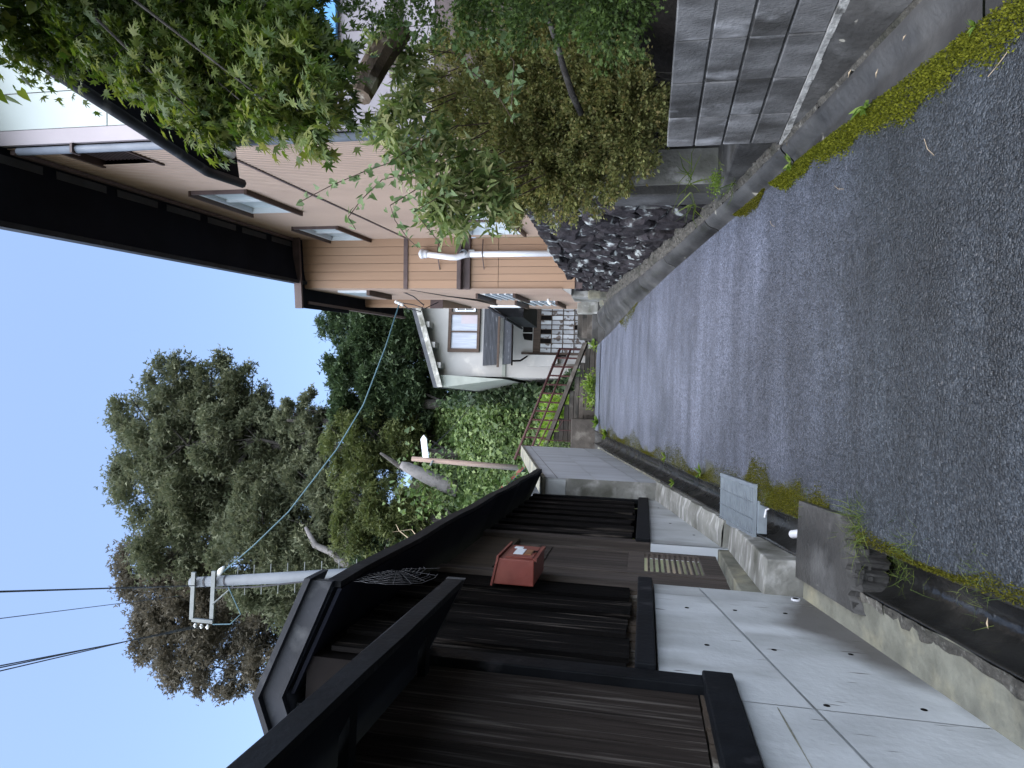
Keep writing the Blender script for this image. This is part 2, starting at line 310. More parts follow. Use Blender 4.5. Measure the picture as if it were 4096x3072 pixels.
def place(name, me, parent, loc, rot=None, scale=None):
    """another object sharing a mesh, as a part of parent; loc in world metres"""
    o = bpy.data.objects.new(name, me); link(o, parent); off = world_off(parent)
    o.location = Vector(loc)-off
    if rot is not None: o.rotation_euler = rot
    if scale is not None: o.scale = scale
    OFF[o.name] = Vector(loc); return o
def boxmesh(name, lo, hi, m, bevel=0):
    b = MB().box(lo, hi); me = bpy.data.meshes.new(name); me.from_pydata(b.v, [], b.f); me.materials.append(m)
    if bevel:
        import bmesh
        bm = bmesh.new(); bm.from_mesh(me); bmesh.ops.bevel(bm, geom=bm.edges[:], offset=bevel, segments=1, affect='EDGES'); bm.to_mesh(me); bm.free()
    return me
def rz(y): return -EYE+G*y                                   # height of the lane at distance y
def smooth(t): t = max(0., min(1., t)); return t*t*(3-2*t)

# leaf templates: x across, y along, z up
T = {
 'diamond': ([(0,0,0),(.26,.5,.06),(0,1,-.06),(-.26,.5,.06)], [(0,1,2,3)]),
 'fold': ([(0,0,0),(.3,.45,.09),(0,1,-.05),(-.3,.45,.09),(0,.5,0)], [(0,1,4),(1,2,4),(0,4,3),(4,2,3)]),
 'lance': ([(0,0,0),(.075,.25,.02),(.085,.5,.01),(0,1,-.22),(-.085,.5,.01),(-.075,.25,.02)], [(0,1,2,5),(5,2,4),(4,2,3)]),
 'heart': ([(0,.06,0),(.3,-.08,.05),(.42,.22,.06),(.25,.6,.02),(0,1,-.12),(-.25,.6,.02),(-.42,.22,.06),(-.3,-.08,.05)], [(0,1,2,3,4),(0,4,5,6,7)]),
 'spray': ([(0,0,0),(.05,.3,0),(.3,.5,-.03),(.1,.55,0),(.24,.85,-.08),(.04,.8,-.03),(0,1.05,-.12),(-.04,.8,-.03),(-.24,.85,-.08),(-.1,.55,0),(-.3,.5,-.03),(-.05,.3,0)],
           [(0,1,11),(1,2,3),(1,3,9,11),(9,10,11),(3,4,5),(3,5,7,9),(7,8,9),(5,6,7)]),
 'blade': ([(-.02,0,0),(.02,0,0),(.016,.5,.0),(0,1,-.35),(-.016,.5,.0)], [(0,1,2,4),(4,2,3)]),
 'clump': ([(0,0,0),(.3,.3,.1),(.15,.5,0),(.45,.85,-.1),(.05,.75,.05),(-.1,1.1,-.05),(-.2,.7,.1),(-.5,.7,0),(-.25,.4,.05)], [(0,1,2,8),(2,3,4),(2,4,6,8),(4,5,6),(6,7,8)]),
}
T['sprig'] = ([(0,0,0),(.16,.35,.05),(.05,.75,-.04),(-.12,.38,.05), (.05,.25,0),(.38,.38,.06),(.55,.72,-.05),(.22,.62,.03), (-.05,.3,0),(-.2,.62,.06),(-.52,.85,-.05),(-.38,.45,.02)], [(0,1,2,3),(4,5,6,7),(8,9,10,11)])
def maple_template():
    vs = [(0,0,0)]; lob = [(-128,.42),(-80,.78),(-38,.95),(0,1.05),(38,.95),(80,.78),(128,.42)]
    for i,(a,r) in enumerate(lob):
        if i: 
            am = (lob[i-1][0]+a)/2; vs.append((.33*math.sin(R(am)), .33*math.cos(R(am))+.30, .04))
        for da, rr in ((-9,.62),(0,1),(9,.62)):
            vs.append((r*rr*math.sin(R(a+da))*.92, r*rr*math.cos(R(a+da))*.85+.30, -.10*rr*r if da == 0 else -.02))
    n = len(vs); c = len(vs); vs.append((0,.30,.05))
    fs = [(c,i,i+1) for i in range(0,n-1)]+[(c,n-1,0)]
    return vs, [(a,c_,b) for a,b,c_ in fs]
T['maple'] = maple_template()
def unit(v): return v/np.maximum(1e-9, np.linalg.norm(v, axis=-1, keepdims=True))
def leaves(name, P, D, size, tmpl, m, parent=None, nrm=None, width=1., rnd=None, kind=None, label=None, cat=None, group=None):
    """one mesh of leaves at P pointing along D; real faces, one colour value per leaf"""
    vs, fs = T[tmpl]; V = np.array(vs, float); n = len(P); P = np.asarray(P, float); D = unit(np.asarray(D, float))
    if nrm is None: nrm = RNG.normal(size=(n,3))+np.array([0,0,.9])
    X = unit(np.cross(D, nrm)); Z = np.cross(X, D); sz = np.broadcast_to(np.asarray(size, float), (n,))[:,None,None]
    W = P[:,None,:]+sz*(V[None,:,0:1]*width*X[:,None,:]+V[None,:,1:2]*D[:,None,:]+V[None,:,2:3]*Z[:,None,:])
    off = world_off(parent); W = W-np.array(off)[None,None,:]
    k = len(V); me = bpy.data.meshes.new(name); me.vertices.add(n*k); me.vertices.foreach_set('co', W.reshape(-1).astype(np.float32))
    idx = np.concatenate([np.array(f) for f in fs]); tot = np.array([len(f) for f in fs])
    li = (idx[None,:]+np.arange(n)[:,None]*k).reshape(-1); lt = np.tile(tot, n); ls = np.concatenate([[0], np.cumsum(lt)[:-1]])
    me.loops.add(len(li)); me.loops.foreach_set('vertex_index', li.astype(np.int32)); me.polygons.add(len(lt))
    me.polygons.foreach_set('loop_start', ls.astype(np.int32)); me.polygons.foreach_set('loop_total', lt.astype(np.int32))
    me.update(calc_edges=True); me.materials.append(m)
    a = me.attributes.new('rnd', 'FLOAT', 'FACE'); r = RNG.random(n) if rnd is None else rnd
    a.data.foreach_set('value', np.repeat(r, len(fs)).astype(np.float32))
    o = bpy.data.objects.new(name, me); link(o, parent); OFF[o.name] = off
    return tag(o, label, cat, group, kind)
def tmesh(name, tmpl, m, size, width=1.):
    vs, fs = T[tmpl]; me = bpy.data.meshes.new(name); me.from_pydata([(v[0]*size*width, v[1]*size, v[2]*size) for v in vs], [], fs); me.materials.append(m); return me
def single_leaves(name, P, D, N, scale, me, parent):
    """leaves that can be told apart: one object each, sharing a mesh"""
    off = world_off(parent)
    for p, d, nn, s in zip(P, D, N, scale):
        d = Vector(d).normalized(); x = d.cross(Vector(nn)); 
        if x.length < 1e-4: x = Vector((1,0,0))
        x.normalize(); z = x.cross(d); o = bpy.data.objects.new(name, me); link(o, parent)
        o.matrix_local = Matrix.Translation(Vector(p)-off) @ Matrix((x, d, z)).transposed().to_4x4() @ Matrix.Scale(s, 4)
def lobe_points(lobes, n, sub=14, shell=.55, squash=1., subr=.42):
    """points in leafy sub-clumps over overlapping lobes; returns points and outward directions"""
    L = np.array(lobes); w = L[:,3]**2; w = w/w.sum(); cnt = np.maximum(1, (w*n)).astype(int); Ps = []; Ds = []
    for (x,y,z,r), c in zip(L, cnt):
        u = unit(RNG.normal(size=(sub,3))); cs = np.array([x,y,z])+u*r*(shell+(1-shell)*RNG.random((sub,1)))*np.array([1,1,squash])
        k = RNG.integers(0, sub, c); v = RNG.normal(size=(c,3))*.5; q = cs[k]+v*r*subr*np.array([1,1,.8*squash])
        Ps.append(q); Ds.append(unit(q-np.array([x,y,z]))+RNG.normal(size=(c,3))*.5)
    return np.concatenate(Ps), np.concatenate(Ds)

exec_parts = []
# ================================================================== THE SETTING
# terrain: lane slope, the level at its top, and the wooded hill behind
def terrain(x, y):
    base = rz(max(-25, min(y, 17.6)))-.32
    if x > 2.0 and -1 < y < 40: base = max(base, rz(max(-25, min(y, 17.6)))-.3)
    ys = 23.2+15*smooth((x+.2)/1.6)
    if y > ys: base += min(14, .78*(y-ys))*(1+.10*math.sin(x*.4)+.06*math.sin(y*.7+x*.3))
    return base
xs = sorted(set(list(np.arange(-30, 30.1, .8))+[-400,-250,-150,-90,-60,-40,40,60,90,150,250,400])); ys_ = sorted(set(list(np.arange(-8, 70.1, 1.))+[-400,-200,-100,-50,-25,-14,80,100,140,220,400,800]))
b = MB(); nx, ny = len(xs), len(ys_)
for x in xs:
    for y in ys_: b.v.append((x, y, terrain(x, y)))
for i in range(nx-1):
    for j in range(ny-1): b.f.append((i*ny+j, (i+1)*ny+j, (i+1)*ny+j+1, i*ny+j+1))
b.build('ground', MT['earth'], smooth=True, kind='structure')

# lane: coarse patch near, worn asphalt with painted sky sheen beyond, joint and concrete strip at the top
def xr(y): return float(np.interp(y, [-6,2.4,5,7.4,9,12,14.3,17.6], [1.62,1.62,1.76,1.79,1.80,1.76,1.68,1.62]))
def xl(y): return float(np.interp(y, [-6,2.8,5,6,9,14,17.6], [-.665,-.665,-.675,-.69,-.66,-.61,-.58]))
def sheet(name, y0, y1, m, dz=0, n=30):
    b = MB(); b.grid(lambda u, v: (xl(y0+(y1-y0)*u)+(xr(y0+(y1-y0)*u)-xl(y0+(y1-y0)*u))*v, y0+(y1-y0)*u, rz(y0+(y1-y0)*u)+dz+.012*math.sin(v*math.pi)), n, 14)
    return b.build(name, m, smooth=True, kind='structure')
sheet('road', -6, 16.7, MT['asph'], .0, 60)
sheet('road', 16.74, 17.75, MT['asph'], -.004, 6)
b = MB(); b.grid(lambda u, v: (-.58+2.2*u, 16.64+.13*v+.01*math.sin(u*40), rz(16.7)+.012+.02*v), 30, 1); b.build('joint_strip', MT['interior'], kind='structure')
MB().box((-1.3,17.7,.95),(4.5,18.9,1.235)).build('path', MT['conc_dark'], kind='structure')

# left gutter: a row of channel pieces, half-round inside
gut = tag(bpy.data.objects.new('gutter', None), kind='structure'); link(gut); OFF[gut.name] = Vector((0,0,0))
def gutter_piece(y0, y1):
    b = MB(); prof = [(-.60,-.06),(-.66,-.004),(-.665,.006),(-.69,.006),(-.70,-.02)]
    prof += [(-.82+.12*math.cos(t), -.03-.17*math.sin(t)) for t in np.linspace(0, math.pi, 10)]
    prof += [(-.942,-.006),(-.958,-.008),(-.965,-.12)]
    def fn(u, v):
        i = min(int(u*(len(prof)-1)+1e-6), len(prof)-2); y = y0+(y1-y0)*v; t = u*(len(prof)-1)-i
        x = prof[i][0]*(1-t)+prof[i+1][0]*t; z = prof[i][1]*(1-t)+prof[i+1][1]*t
        sh = (xl(y)+.665) if x > -.71 else (xl(y)+.665)*.35
        return (x+sh, y, z+rz(y)+.006*math.sin(y*9+x*20)*(1 if x < -.94 else 0))
    b.grid(fn, len(prof)-1, 6); return b.build('channel', MT['conc_wet'], gut, smooth=True)
for y in np.arange(-4, 16.5, 2.03): gutter_piece(y, y+2.018)
# kerb slab between gutter and the left-hand walls
kb = MB(); kb.grid(lambda u, v: (-.952-.27*v+.006*math.sin(u*47)*(1-v)+.004*math.sin(u*131)*(1-v), -4+8.75*u, rz(-4+8.75*u)+.006+.004*v+.005*math.sin(u*60)*(1-v)), 60, 4); kb.build('kerb', MT['conc_old'], smooth=False, kind='structure')
kb = MB(); kb.grid(lambda u, v: [(-.962,-.14),(-.952,.062+.012*math.sin(u*40)),(-1.06,.085),(-1.30,.085)][int(round(v*3))][:1]+(6.28+3.0*u,)+(rz(6.28+3.0*u)+[-.14,.062+.012*math.sin(u*40),.085,.085][int(round(v*3))],), 24, 3)
kb.quad((-.962,6.28,rz(6.28)-.14),(-1.30,6.28,rz(6.28)-.14),(-1.30,6.28,rz(6.28)+.085),(-.952,6.28,rz(6.28)+.062)); kb.build('kerb', MT['conc_light'], kind='structure')
kb = MB(); kb.grid(lambda u, v: (-.94-.10*v, 9.25+7.4*u, rz(9.25+7.4*u)+.02+.02*v), 30, 2); kb.build('kerb', MT['conc_old'], kind='structure')
kb = MB()
for i in range(9):      # worn, cracked lip of the kerb along the gutter
    y0 = -3.9+i*.96; kb2 = MB(); kb2.grid(lambda u, v: (-.946-(.055+.012*math.sin(u*9+i*2)+.008*math.sin(u*31))*v, y0+.95*u, rz(y0+.95*u)+.016-.006*v+.004*math.sin(u*40+i)), 24, 2); kb2.build('kerb_lip', MT['rubble'], gut)
# door step block
b = MB(); b.prism([(-.958,4.77,-1.12),(-.958,4.77,-.815),(-1.2,4.77,-.80),(-1.2,4.77,-1.12)], (0,0,0), (-.01,1.5,.05)).build('step', MT['conc_light'], bevel=.012, kind='structure')
MB().box((-1.52,4.79,-1.3),(-1.2,6.26,-.665)).build('step', MT['conc_old'], bevel=.01, kind='structure')
# right gutter: curved face from the moss line up to a crumbly ledge
def wx(y): return float(np.interp(y, [-6,2,5.1,6.6,7.1,8.2,11,14.6,16], [2.35,2.2,1.955,2.07,2.11,2.19,2.37,2.60,2.68]))
def lx(y): return float(np.interp(y, [-6,2,5,6,8.2,11,14.6,16], [2.02,1.98,1.93,1.93,1.99,2.13,2.37,2.42]))
def cz(y): return float(np.interp(y, [0,4.5,7,10,16], [.015,.0,-.08,-.13,-.15]))
gut2 = tag(bpy.data.objects.new('gutter', None), kind='structure'); link(gut2); OFF[gut2.name] = Vector((0,0,0))
def rg(y, v):
    x0, x1 = xr(y), lx(y); k = v
    z = cz(y)*math.sin(min(1, k*1.5)*math.pi) if k < .667 else 0
    up_ = .075*smooth((k-.45)/.55)
    return (x0-.03+(x1-x0+.03)*k, y, rz(y)+z+up_-.006)
for y0 in np.arange(-5, 15.5, 2.03):
    b = MB(); b.grid(lambda u, v: rg(y0+2.012*u, v), 14, 14); b.build('channel', MT['conc_damp'], gut2, smooth=True)
b = MB()
def ledge(u, v):
    y = -5+21*u; x0, x1 = lx(y)-.012, wx(y)+.12; n = .016*math.sin(y*31+v*9)+.012*math.sin(y*77+v*23)
    edge = 0 if v > .05 else -.02
    return (x0+(x1-x0)*v+n*(1-v), y, rz(y)+.078+edge+.02*v+n*.6*(1 if y > 4.3 else .4))
b.grid(ledge, 300, 6); b.build('kerb', MT['rubble'], kind='structure')
def apron(u, v):
    y = -5+10.15*u; x0, z0 = lx(y)+.03, rz(y)+.083; x1, z1 = 2.345-.0769*y, max(-.925, rz(y)+.10)
    n = .012*math.sin(y*5+v*3)*v*(1-v)*4; return (x0+(x1-x0)*v, y, z0+(z1-z0)*v**.9+n)
MB().grid(apron, 90, 8).build('apron', MT['conc_dark'], smooth=True, kind='structure')
# garden soil behind the block wall and up to the brown house
def soil(u, v):
    y = -3+11*u; x = 2.30+8*v; return (x, y, -.75+2.4*smooth((x-2.5)/2.2)+.05*math.sin(x*5+y*3))
MB().grid(soil, 24, 20).build('garden_soil', MT['soil'], smooth=True, kind='structure')
MB().box((2.78,6.95,-1),(12,20,1.36)).build('terrace', MT['soil'], kind='structure')

# ================================================================== BLOCK WALL (right, near)
A = R(-4.4); wd = Vector((math.sin(A), math.cos(A), 0)); wn = Vector((-math.cos(A), math.sin(A), 0))   # along / towards the lane
W0 = Vector((1.954, 5.12, -.906))                                                                        # far bottom corner
bw = thing('block_wall', W0, 'dark weathered grey concrete block retaining wall beside the mossy gutter', 'wall')
blk = boxmesh('block', (0,-.09,0), (.426,.0,.189), MT['block'], .006)
rotz = math.atan2(-wd.y, -wd.x)
for row in range(4):
    for i in range(12):
        p = W0-wd*(.004+i*.431)+Vector((0,0,.006+row*.2))+wn*random.uniform(-.003,.003)
        o = place('block', blk, bw, p, (0, 0, rotz+random.uniform(-.004,.004)))
        o.scale = (1, -1, 1)
b = MB(); P = lambda s, o, z: W0-wd*s+wn*o+Vector((0,0,z)); b.box((.004,-.16,-.35),(5.4,-.012,.79), P).build('mortar', MT['mortar'], bw)
b = MB(); 
for i in range(26): b.box((i*.21,-.02,-.028-random.random()*.012),(i*.21+.206,.008+random.random()*.006,.004), P)
b.build('mortar_line', MT['white_mortar'], bw)

# concrete pier between the block wall and the stone wall
cp = thing('concrete_pier', (2.3,6.75,rz(6.7)), 'plain damp grey concrete pier between block wall and stone wall', 'pier')
MB().box((2.06,6.62,-1.0),(2.62,6.95,.35)).build('pier', MT['conc_dark'], cp, bevel=.015)
MB().box((2.16,6.602,-.9),(2.50,6.618,.32)).build('render_panel', MT['conc_light'], cp)
MB().box((2.0,5.1,-1.2),(2.9,6.7,-.62)).build('garden_step', MT['conc_dark'], kind='structure', bevel=.02)

# ================================================================== STONE WALL
def clip(poly, a, n):
    out = []
    for i in range(len(poly)):
        p, q = poly[i], poly[(i+1)%len(poly)]; dp = (p[0]-a[0])*n[0]+(p[1]-a[1])*n[1]; dq = (q[0]-a[0])*n[0]+(q[1]-a[1])*n[1]
        if dp <= 0: out.append(p)
        if dp*dq < 0: t = dp/(dp-dq); out.append((p[0]+(q[0]-p[0])*t, p[1]+(q[1]-p[1])*t))
    return out
sw = thing('stone_wall', (2.2,7.2,rz(7.2)), 'dark rough mortared fieldstone retaining wall under the brown house', 'wall')
def sx(y): return wx(y)+.015
def swp(s, h, o):            # s along (y), h height above the lane ledge, o out of the face
    y = s; top = 1.42+.03*(y-7); z0 = rz(y)+.06; z = z0+(top-z0)*h; lean = .10*h
    return Vector((sx(y)+lean-o*.985, y+o*.06, z))
seeds = []
for i in range(22):
    for j in range(6):
        seeds.append((6.95+i*.40+random.uniform(-.15,.15)+(.18 if j%2 else 0), (j+.5)/6+random.uniform(-.055,.055)))
def hgt(y): return 1.42+.03*(y-7)-rz(y)-.06
for i,(sy,sh) in enumerate(seeds):
    if sy > 15.4: continue
    H0 = hgt(sy)
    if H0 < .35: continue
    poly = [(-.4,-.4),(.4,-.4),(.4,.4),(-.4,.4)]
    poly = clip(poly, (0,(1-sh)*H0), (0,1)); poly = clip(poly, (0,-sh*H0), (0,-1)); poly = clip(poly, (6.95-sy,0), (-1,0))
    for k,(ty,th) in enumerate(seeds):
        if k == i: continue
        dx, dz = ty-sy, (th-sh)*H0
        if dx*dx+dz*dz < .8: poly = clip(poly, (dx/2,dz/2), (dx,dz))
        if len(poly) < 3: break
    if len(poly) < 3: continue
    cx = sum(p[0] for p in poly)/len(poly); cz_ = sum(p[1] for p in poly)/len(poly)
    # resample the outline, pull it in for the joint, roughen, and dome the face
    ring = []
    for a_, b_ in zip(poly, poly[1:]+poly[:1]):
        L_ = math.dist(a_, b_); k = max(1, int(L_/.11))
        for t in range(k): ring.append((a_[0]+(b_[0]-a_[0])*t/k, a_[1]+(b_[1]-a_[1])*t/k))
    n = len(ring); proud = random.uniform(.03,.11); tx, tz = random.uniform(-.12,.12), random.uniform(-.12,.12)
    b = MB()
    def rp(f, o, jit):
        out = []
        for q in ring:
            x = cx+(q[0]-cx)*f+random.uniform(-jit,jit); z = cz_+(q[1]-cz_)*f+random.uniform(-jit,jit)
            out.append(swp(sy+x, min(1.02,max(-.02,sh+z/H0)), o+(tx*x+tz*z if o > 0 else 0)+random.uniform(-jit,jit)*.7))
        return out
    r0, r1, r2 = rp(.94,-.06,.004), rp(.90,proud*.45,.012), rp(.62,proud,.018)
    c = swp(sy+cx, sh+cz_/H0, proud+random.uniform(-.015,.02))
    b.add(r0+r1+r2+[c], [(k,(k+1)%n,n+(k+1)%n,n+k) for k in range(n)]+[(n+k,n+(k+1)%n,2*n+(k+1)%n,2*n+k) for k in range(n)]+[(2*n+k,2*n+(k+1)%n,3*n) for k in range(n)])
    b.build('stone', MT['stone'], sw)
b = MB(); b.grid(lambda u, v: swp(6.95+8.6*u, v*.99, .008+.016*math.sin(u*210+v*17)+.012*math.sin(u*97-v*31)), 110, 16); b.build('mortar', MT['stone_core'], sw)
b = MB(); b.grid(lambda u, v: swp(6.95+8.6*u, .995+.0*v, -.01-.75*v)+Vector((0,0,.02*math.sin(u*60))), 40, 3); b.build('coping', MT['conc_old'], sw)
MB().add([swp(6.95,0,.02), swp(6.95,1,.02), swp(6.95,1,-.5), swp(6.95,0,-.5)], [(0,1,2,3)]).build('wall_end', MT['stone_core'], sw)
# pale patched end of the stone wall, steps of stone and the culvert at the top of the lane
ep = thing('wall_end_pier', (2.75,15.7,rz(15.7)), 'pale lime-stained concrete block at the far end of the stone wall', 'pier')
MB().box((2.52,15.45,.75),(3.15,16.2,1.72)).build('pier', MT['conc_light'], ep, bevel=.03)
MB().box((2.46,15.30,.72),(2.95,15.5,1.32)).build('foot_block', MT['conc_old'], ep, bevel=.02)
MB().box((2.40,15.9,.80),(2.62,17.3,1.10)).build('culvert_lip', MT['conc_old'], ep, bevel=.02)
sp = thing('stone_steps', (2.4,18,1.2), 'low flight of dark worn stone steps at the top right of the lane', 'steps')
for i,(x0,x1,y0,z0,z1) in enumerate(((1.72,3.3,17.75,1.0,1.40),(1.80,3.3,17.95,1.40,1.55),(1.86,3.3,18.15,1.55,1.70),(1.90,3.3,18.35,1.70,1.84))):
    MB().box((x0,y0,z0),(x1,y0+.9,z1)).build('step', MT['step'] if i else MT['conc_dark'], sp, bevel=.015)
MB().box((2.45,17.72,1.24),(2.95,17.9,1.80)).build('pale_stone', MT['conc_light'], sp, bevel=.03)

# ================================================================== BROWN HOUSE (right, on the stone wall)
C0 = Vector((3.43,13.5,0)); a5 = R(5); d5 = Vector((-math.sin(a5),-math.cos(a5),0)); n5 = Vector((-math.cos(a5),math.sin(a5),0))
HS = lambda s, o, z: C0+d5*s+n5*o+Vector((0,0,z))           # side wall: s towards the camera, o out over the lane
WF = lambda t, o, z: C0+n5*t+d5*o+Vector((0,0,z))           # wing front: t towards the lane, o towards the camera
WS = lambda s, o, z: C0+n5*(1.05+o)-d5*s+Vector((0,0,z))    # wing side: s away from the camera
bh = thing('brown_house', (3.6,10,1.95), 'large brown metal-clad two-storey house standing on the stone wall', 'house')
def ribs(name, F, s0, s1, z0, z1, pitch, depth, m, par, holes=()):
    """ribbed sheet siding with openings left out"""
    xs = [s0]; 
    while xs[-1] < s1: xs.append(min(s1, xs[-1]+pitch))
    b = MB()
    for a_, c_ in zip(xs, xs[1:]):
        mid = (a_+c_)/2; spans = [(z0,z1)]
        for h0,h1,g0,g1 in holes:
            if h0 < mid < h1:
                ns = []
                for p,q in spans:
                    if g0 > p: ns.append((p,min(q,g0)))
                    if g1 < q: ns.append((max(p,g1),q))
                spans = ns
        w_ = c_-a_
        for p,q in spans:
            pr = [(a_,0),(a_+.30*w_,0),(a_+.40*w_,depth),(a_+.90*w_,depth),(c_,0)]
            for (u0,o0),(u1,o1) in zip(pr, pr[1:]): b.quad(F(u0,o0,p),F(u1,o1,p),F(u1,o1,q),F(u0,o0,q))
    return b.build(name, m, par)
WIN = [(3.0,4.55,5.84,6.72),(-.0,1.55,5.84,6.72),(2.05,3.25,2.45,3.52),(.45,1.95,2.42,3.50)]      # s0,s1,z0,z1 on the side wall
ribs('siding', HS, 0, 6.86, 1.3, 4.97, .074, .010, MT['siding'], bh, [(a_,c_,e,f) for a_,c_,e,f in WIN])
ribs('siding', HS, 0, 6.86, 5.0, 7.55, .074, .010, MT['siding'], bh, [(a_,c_,e,f) for a_,c_,e,f in WIN]+[(6.05,6.74,6.08,6.90)])
MB().box((0,.0,4.965),(6.87,.022,5.005), HS).build('joint_flashing', MT['trim'], bh)
MB().box((.02,-3.5,1.3),(6.8,-.16,7.55), HS).build('inner_wall', MT['interior'], bh)
def side_window(s0, s1, z0, z1, glass='glass', hood=True):
    f = MB(); w_ = .05
    for lo, hi in (((s0,-.10,z0),(s0+w_,.03,z1)),((s1-w_,-.10,z0),(s1,.03,z1)),((s0+w_,-.10,z0),(s1-w_,.03,z0+w_)),((s0+w_,-.10,z1-w_),(s1-w_,.03,z1))): f.box(lo, hi, HS)
    m_ = (s0+s1)/2; f.box((m_-.03,-.08,z0+w_),(m_+.03,.0,z1-w_), HS)
    fr = f.build('window', MT['alu'], bh)
    MB().box((s0+w_,-.07,z0+w_),(m_-.03,-.055,z1-w_), HS).build('pane', MT[glass], fr)
    MB().box((m_+.03,-.05,z0+w_),(s1-w_,-.035,z1-w_), HS).build('pane', MT[glass], fr)
    if hood:
        MB().box((s0-.06,.0,z1),(s1+.06,.09,z1+.035), HS).build('window_hood', MT['dbrown'], fr)
        MB().box((s0-.06,.0,z0-.045),(s1+.06,.08,z0), HS).build('window_sill', MT['dbrown'], fr)
        MB().box((s1,.0,z0),(s1+.05,.06,z1), HS).build('window_jamb', MT['trim'], fr)
for w_ in WIN: side_window(*w_)
f = MB().box((6.05,-.12,6.08),(6.74,-.08,6.90), HS).build('window', MT['dglass'], bh, label='dark louvred window high up by the near corner')
b = MB()
for k in range(14): b.box((6.07,-.078,6.12+k*.055),(6.50,-.05,6.135+k*.055), HS)
b.build('louvre', MT['trim'], f)
MB().box((6.02,-.1,6.04),(6.77,.03,6.08), HS).build('window_sill', MT['dbrown'], f); MB().box((6.02,-.1,6.90),(6.77,.03,6.95), HS).build('window_head', MT['dbrown'], f)
# downpipe and corner trim at the near corner
dp = MB().tube([HS(6.90,.055,7.3),HS(6.90,.055,6.0),HS(6.90,.055,4.2),HS(6.90,.055,1.6)], .045, 10).build('downpipe', MT['dgutter'], bh, smooth=True)
b = MB()
for z in (6.5,5.2,3.6): MB().box((6.84,.0,z),(6.97,.11,z+.03), HS).build('bracket', MT['trim'], dp)
MB().box((6.90,-.17,1.5),(6.955,-.005,7.55), HS).build('corner_trim', MT['mauve'], bh)
# pale front facing the camera: tall panels
for i in range(7):
    for z0, z1 in ((6.06,7.9),(4.2,6.045),(2.2,4.185)):
        MB().box((6.93,-.175-.42*(i+1)+.006,z0),(6.945,-.175-.42*i-.006,z1), HS).build('panel', MT['pale'] if z0 > 4 else MT['mauve'], bh)
MB().box((6.80,-3.2,1.2),(6.928,-.05,7.9), HS).build('front_wall', MT['trim'], bh)
sh = MB().box((6.98,-1.6,3.24),(7.03,-.66,3.50), HS).build('shutter_rail', MT['bluebar'], bh, label='bright blue rail on the front wall')
MB().box((6.97,-2.4,3.51),(7.02,-.66,4.0), HS).build('shutter', MT['pale'], bh)
MB().box((6.96,-3.0,2.55),(7.0,-.5,2.66), HS).build('dado_trim', MT['trim'], bh)
# eaves
def slab(F, pts, th): 
    b = MB(); P_ = [F(*p) for p in pts]; b.prism(P_, (0,0,0), (0,0,th)); return b
slab(HS, [(-.42,0,7.50),(-.42,.93,7.30),(7.5,.93,7.30),(7.5,0,7.50)], .10).build('eave', MT['soffit'], bh)
MB().box((-.42,.90,7.27),(7.5,.97,7.46), HS).build('fascia', MT['gut_metal'], bh)
b = MB()
for k in range(7): b.box((.3+k*1.02,.10,7.452),(.3+k*1.02+.82,.20,7.462), HS)
b.build('vent_strip', MT['soffit2'], bh)
MB().box((0,.02,7.40),(6.85,.07,7.47), HS).build('eave_trim', MT['trim'], bh)
slab(HS, [(-6.5,.95,7.42),(-6.5,-4,9.0),(7.6,-4,9.0),(7.6,.95,7.42)], .12).build('roof', MT['corr'], bh)
# wing front: tan boards, one by one
for (z0, z1, nb, o_) in ((5.06,7.42,6,.0),(3.90,4.97,6,.0),(3.04,3.62,7,-.06),(1.45,3.03,7,-.06)):
    for i in range(nb):
        x0, x1 = 1.05*i/nb, 1.05*(i+1)/nb
        MB().box((x0+.004,o_-.03,z0),(x1-.004,o_,z1), WF).build('siding_board', MT['siding2'], bh)
MB().box((.0,-.20,1.3),(1.04,-.095,7.5), WF).build('wing_wall', MT['trim'], bh)
MB().box((.0,-.04,4.97),(1.06,.03,5.06), WF).build('floor_band', MT['trim'], bh)
b = MB().box((.0,-.04,3.78),(1.07,.16,3.86), WF); b.box((.0,-.04,3.62),(1.07,.02,3.78), WF); b.build('floor_band', MT['trim'], bh)
b = MB(); b.prism([WF(-.1,.0,7.44),WF(1.5,.0,7.36),WF(1.5,.0,7.20),WF(-.1,.0,7.28)], d5*.30, d5*.36); b.build('bargeboard', MT['trim'], bh)
slab(WF, [(-.1,.33,7.40),(1.48,.33,7.30),(1.48,-2.2,7.30),(-.1,-2.2,7.40)], .05).build('eave', MT['soffit'], bh)
# wing side, receding, ribbed, with two lower windows and an awning of louvres
SW = [(1.25,3.1,2.95,3.75),(3.55,5.4,2.3,3.3)]
ribs('siding', WS, 0, 7.2, 1.7, 7.35, .09, .008, MT['siding'], bh, SW)
for s0,s1,z0,z1 in SW:
    f = MB()
    for k in range(5): f.box((s0,-.02+.0*k,z0+k*(z1-z0)/5),(s1,.03,z0+k*(z1-z0)/5+.05), WS)
    fr = f.build('window', MT['alu'], bh); MB().box((s0,-.06,z0),(s1,-.045,z1), WS).build('pane', MT['glass'], fr)
    MB().box((s0-.05,0,z1),(s1+.05,.12,z1+.05), WS).build('window_hood', MT['dbrown'], fr); MB().box((s0-.05,0,z0-.06),(s1+.05,.10,z0), WS).build('window_sill', MT['dbrown'], fr)
b = MB().box((.4,.0,6.05),(1.6,.05,6.75), WS); fr = b.build('window', MT['alu'], bh); MB().box((.35,.0,5.98),(1.7,.12,6.05), WS).build('window_sill', MT['dbrown'], fr); MB().box((.45,.05,6.1),(1.55,.058,6.7), WS).build('pane', MT['glass'], fr)
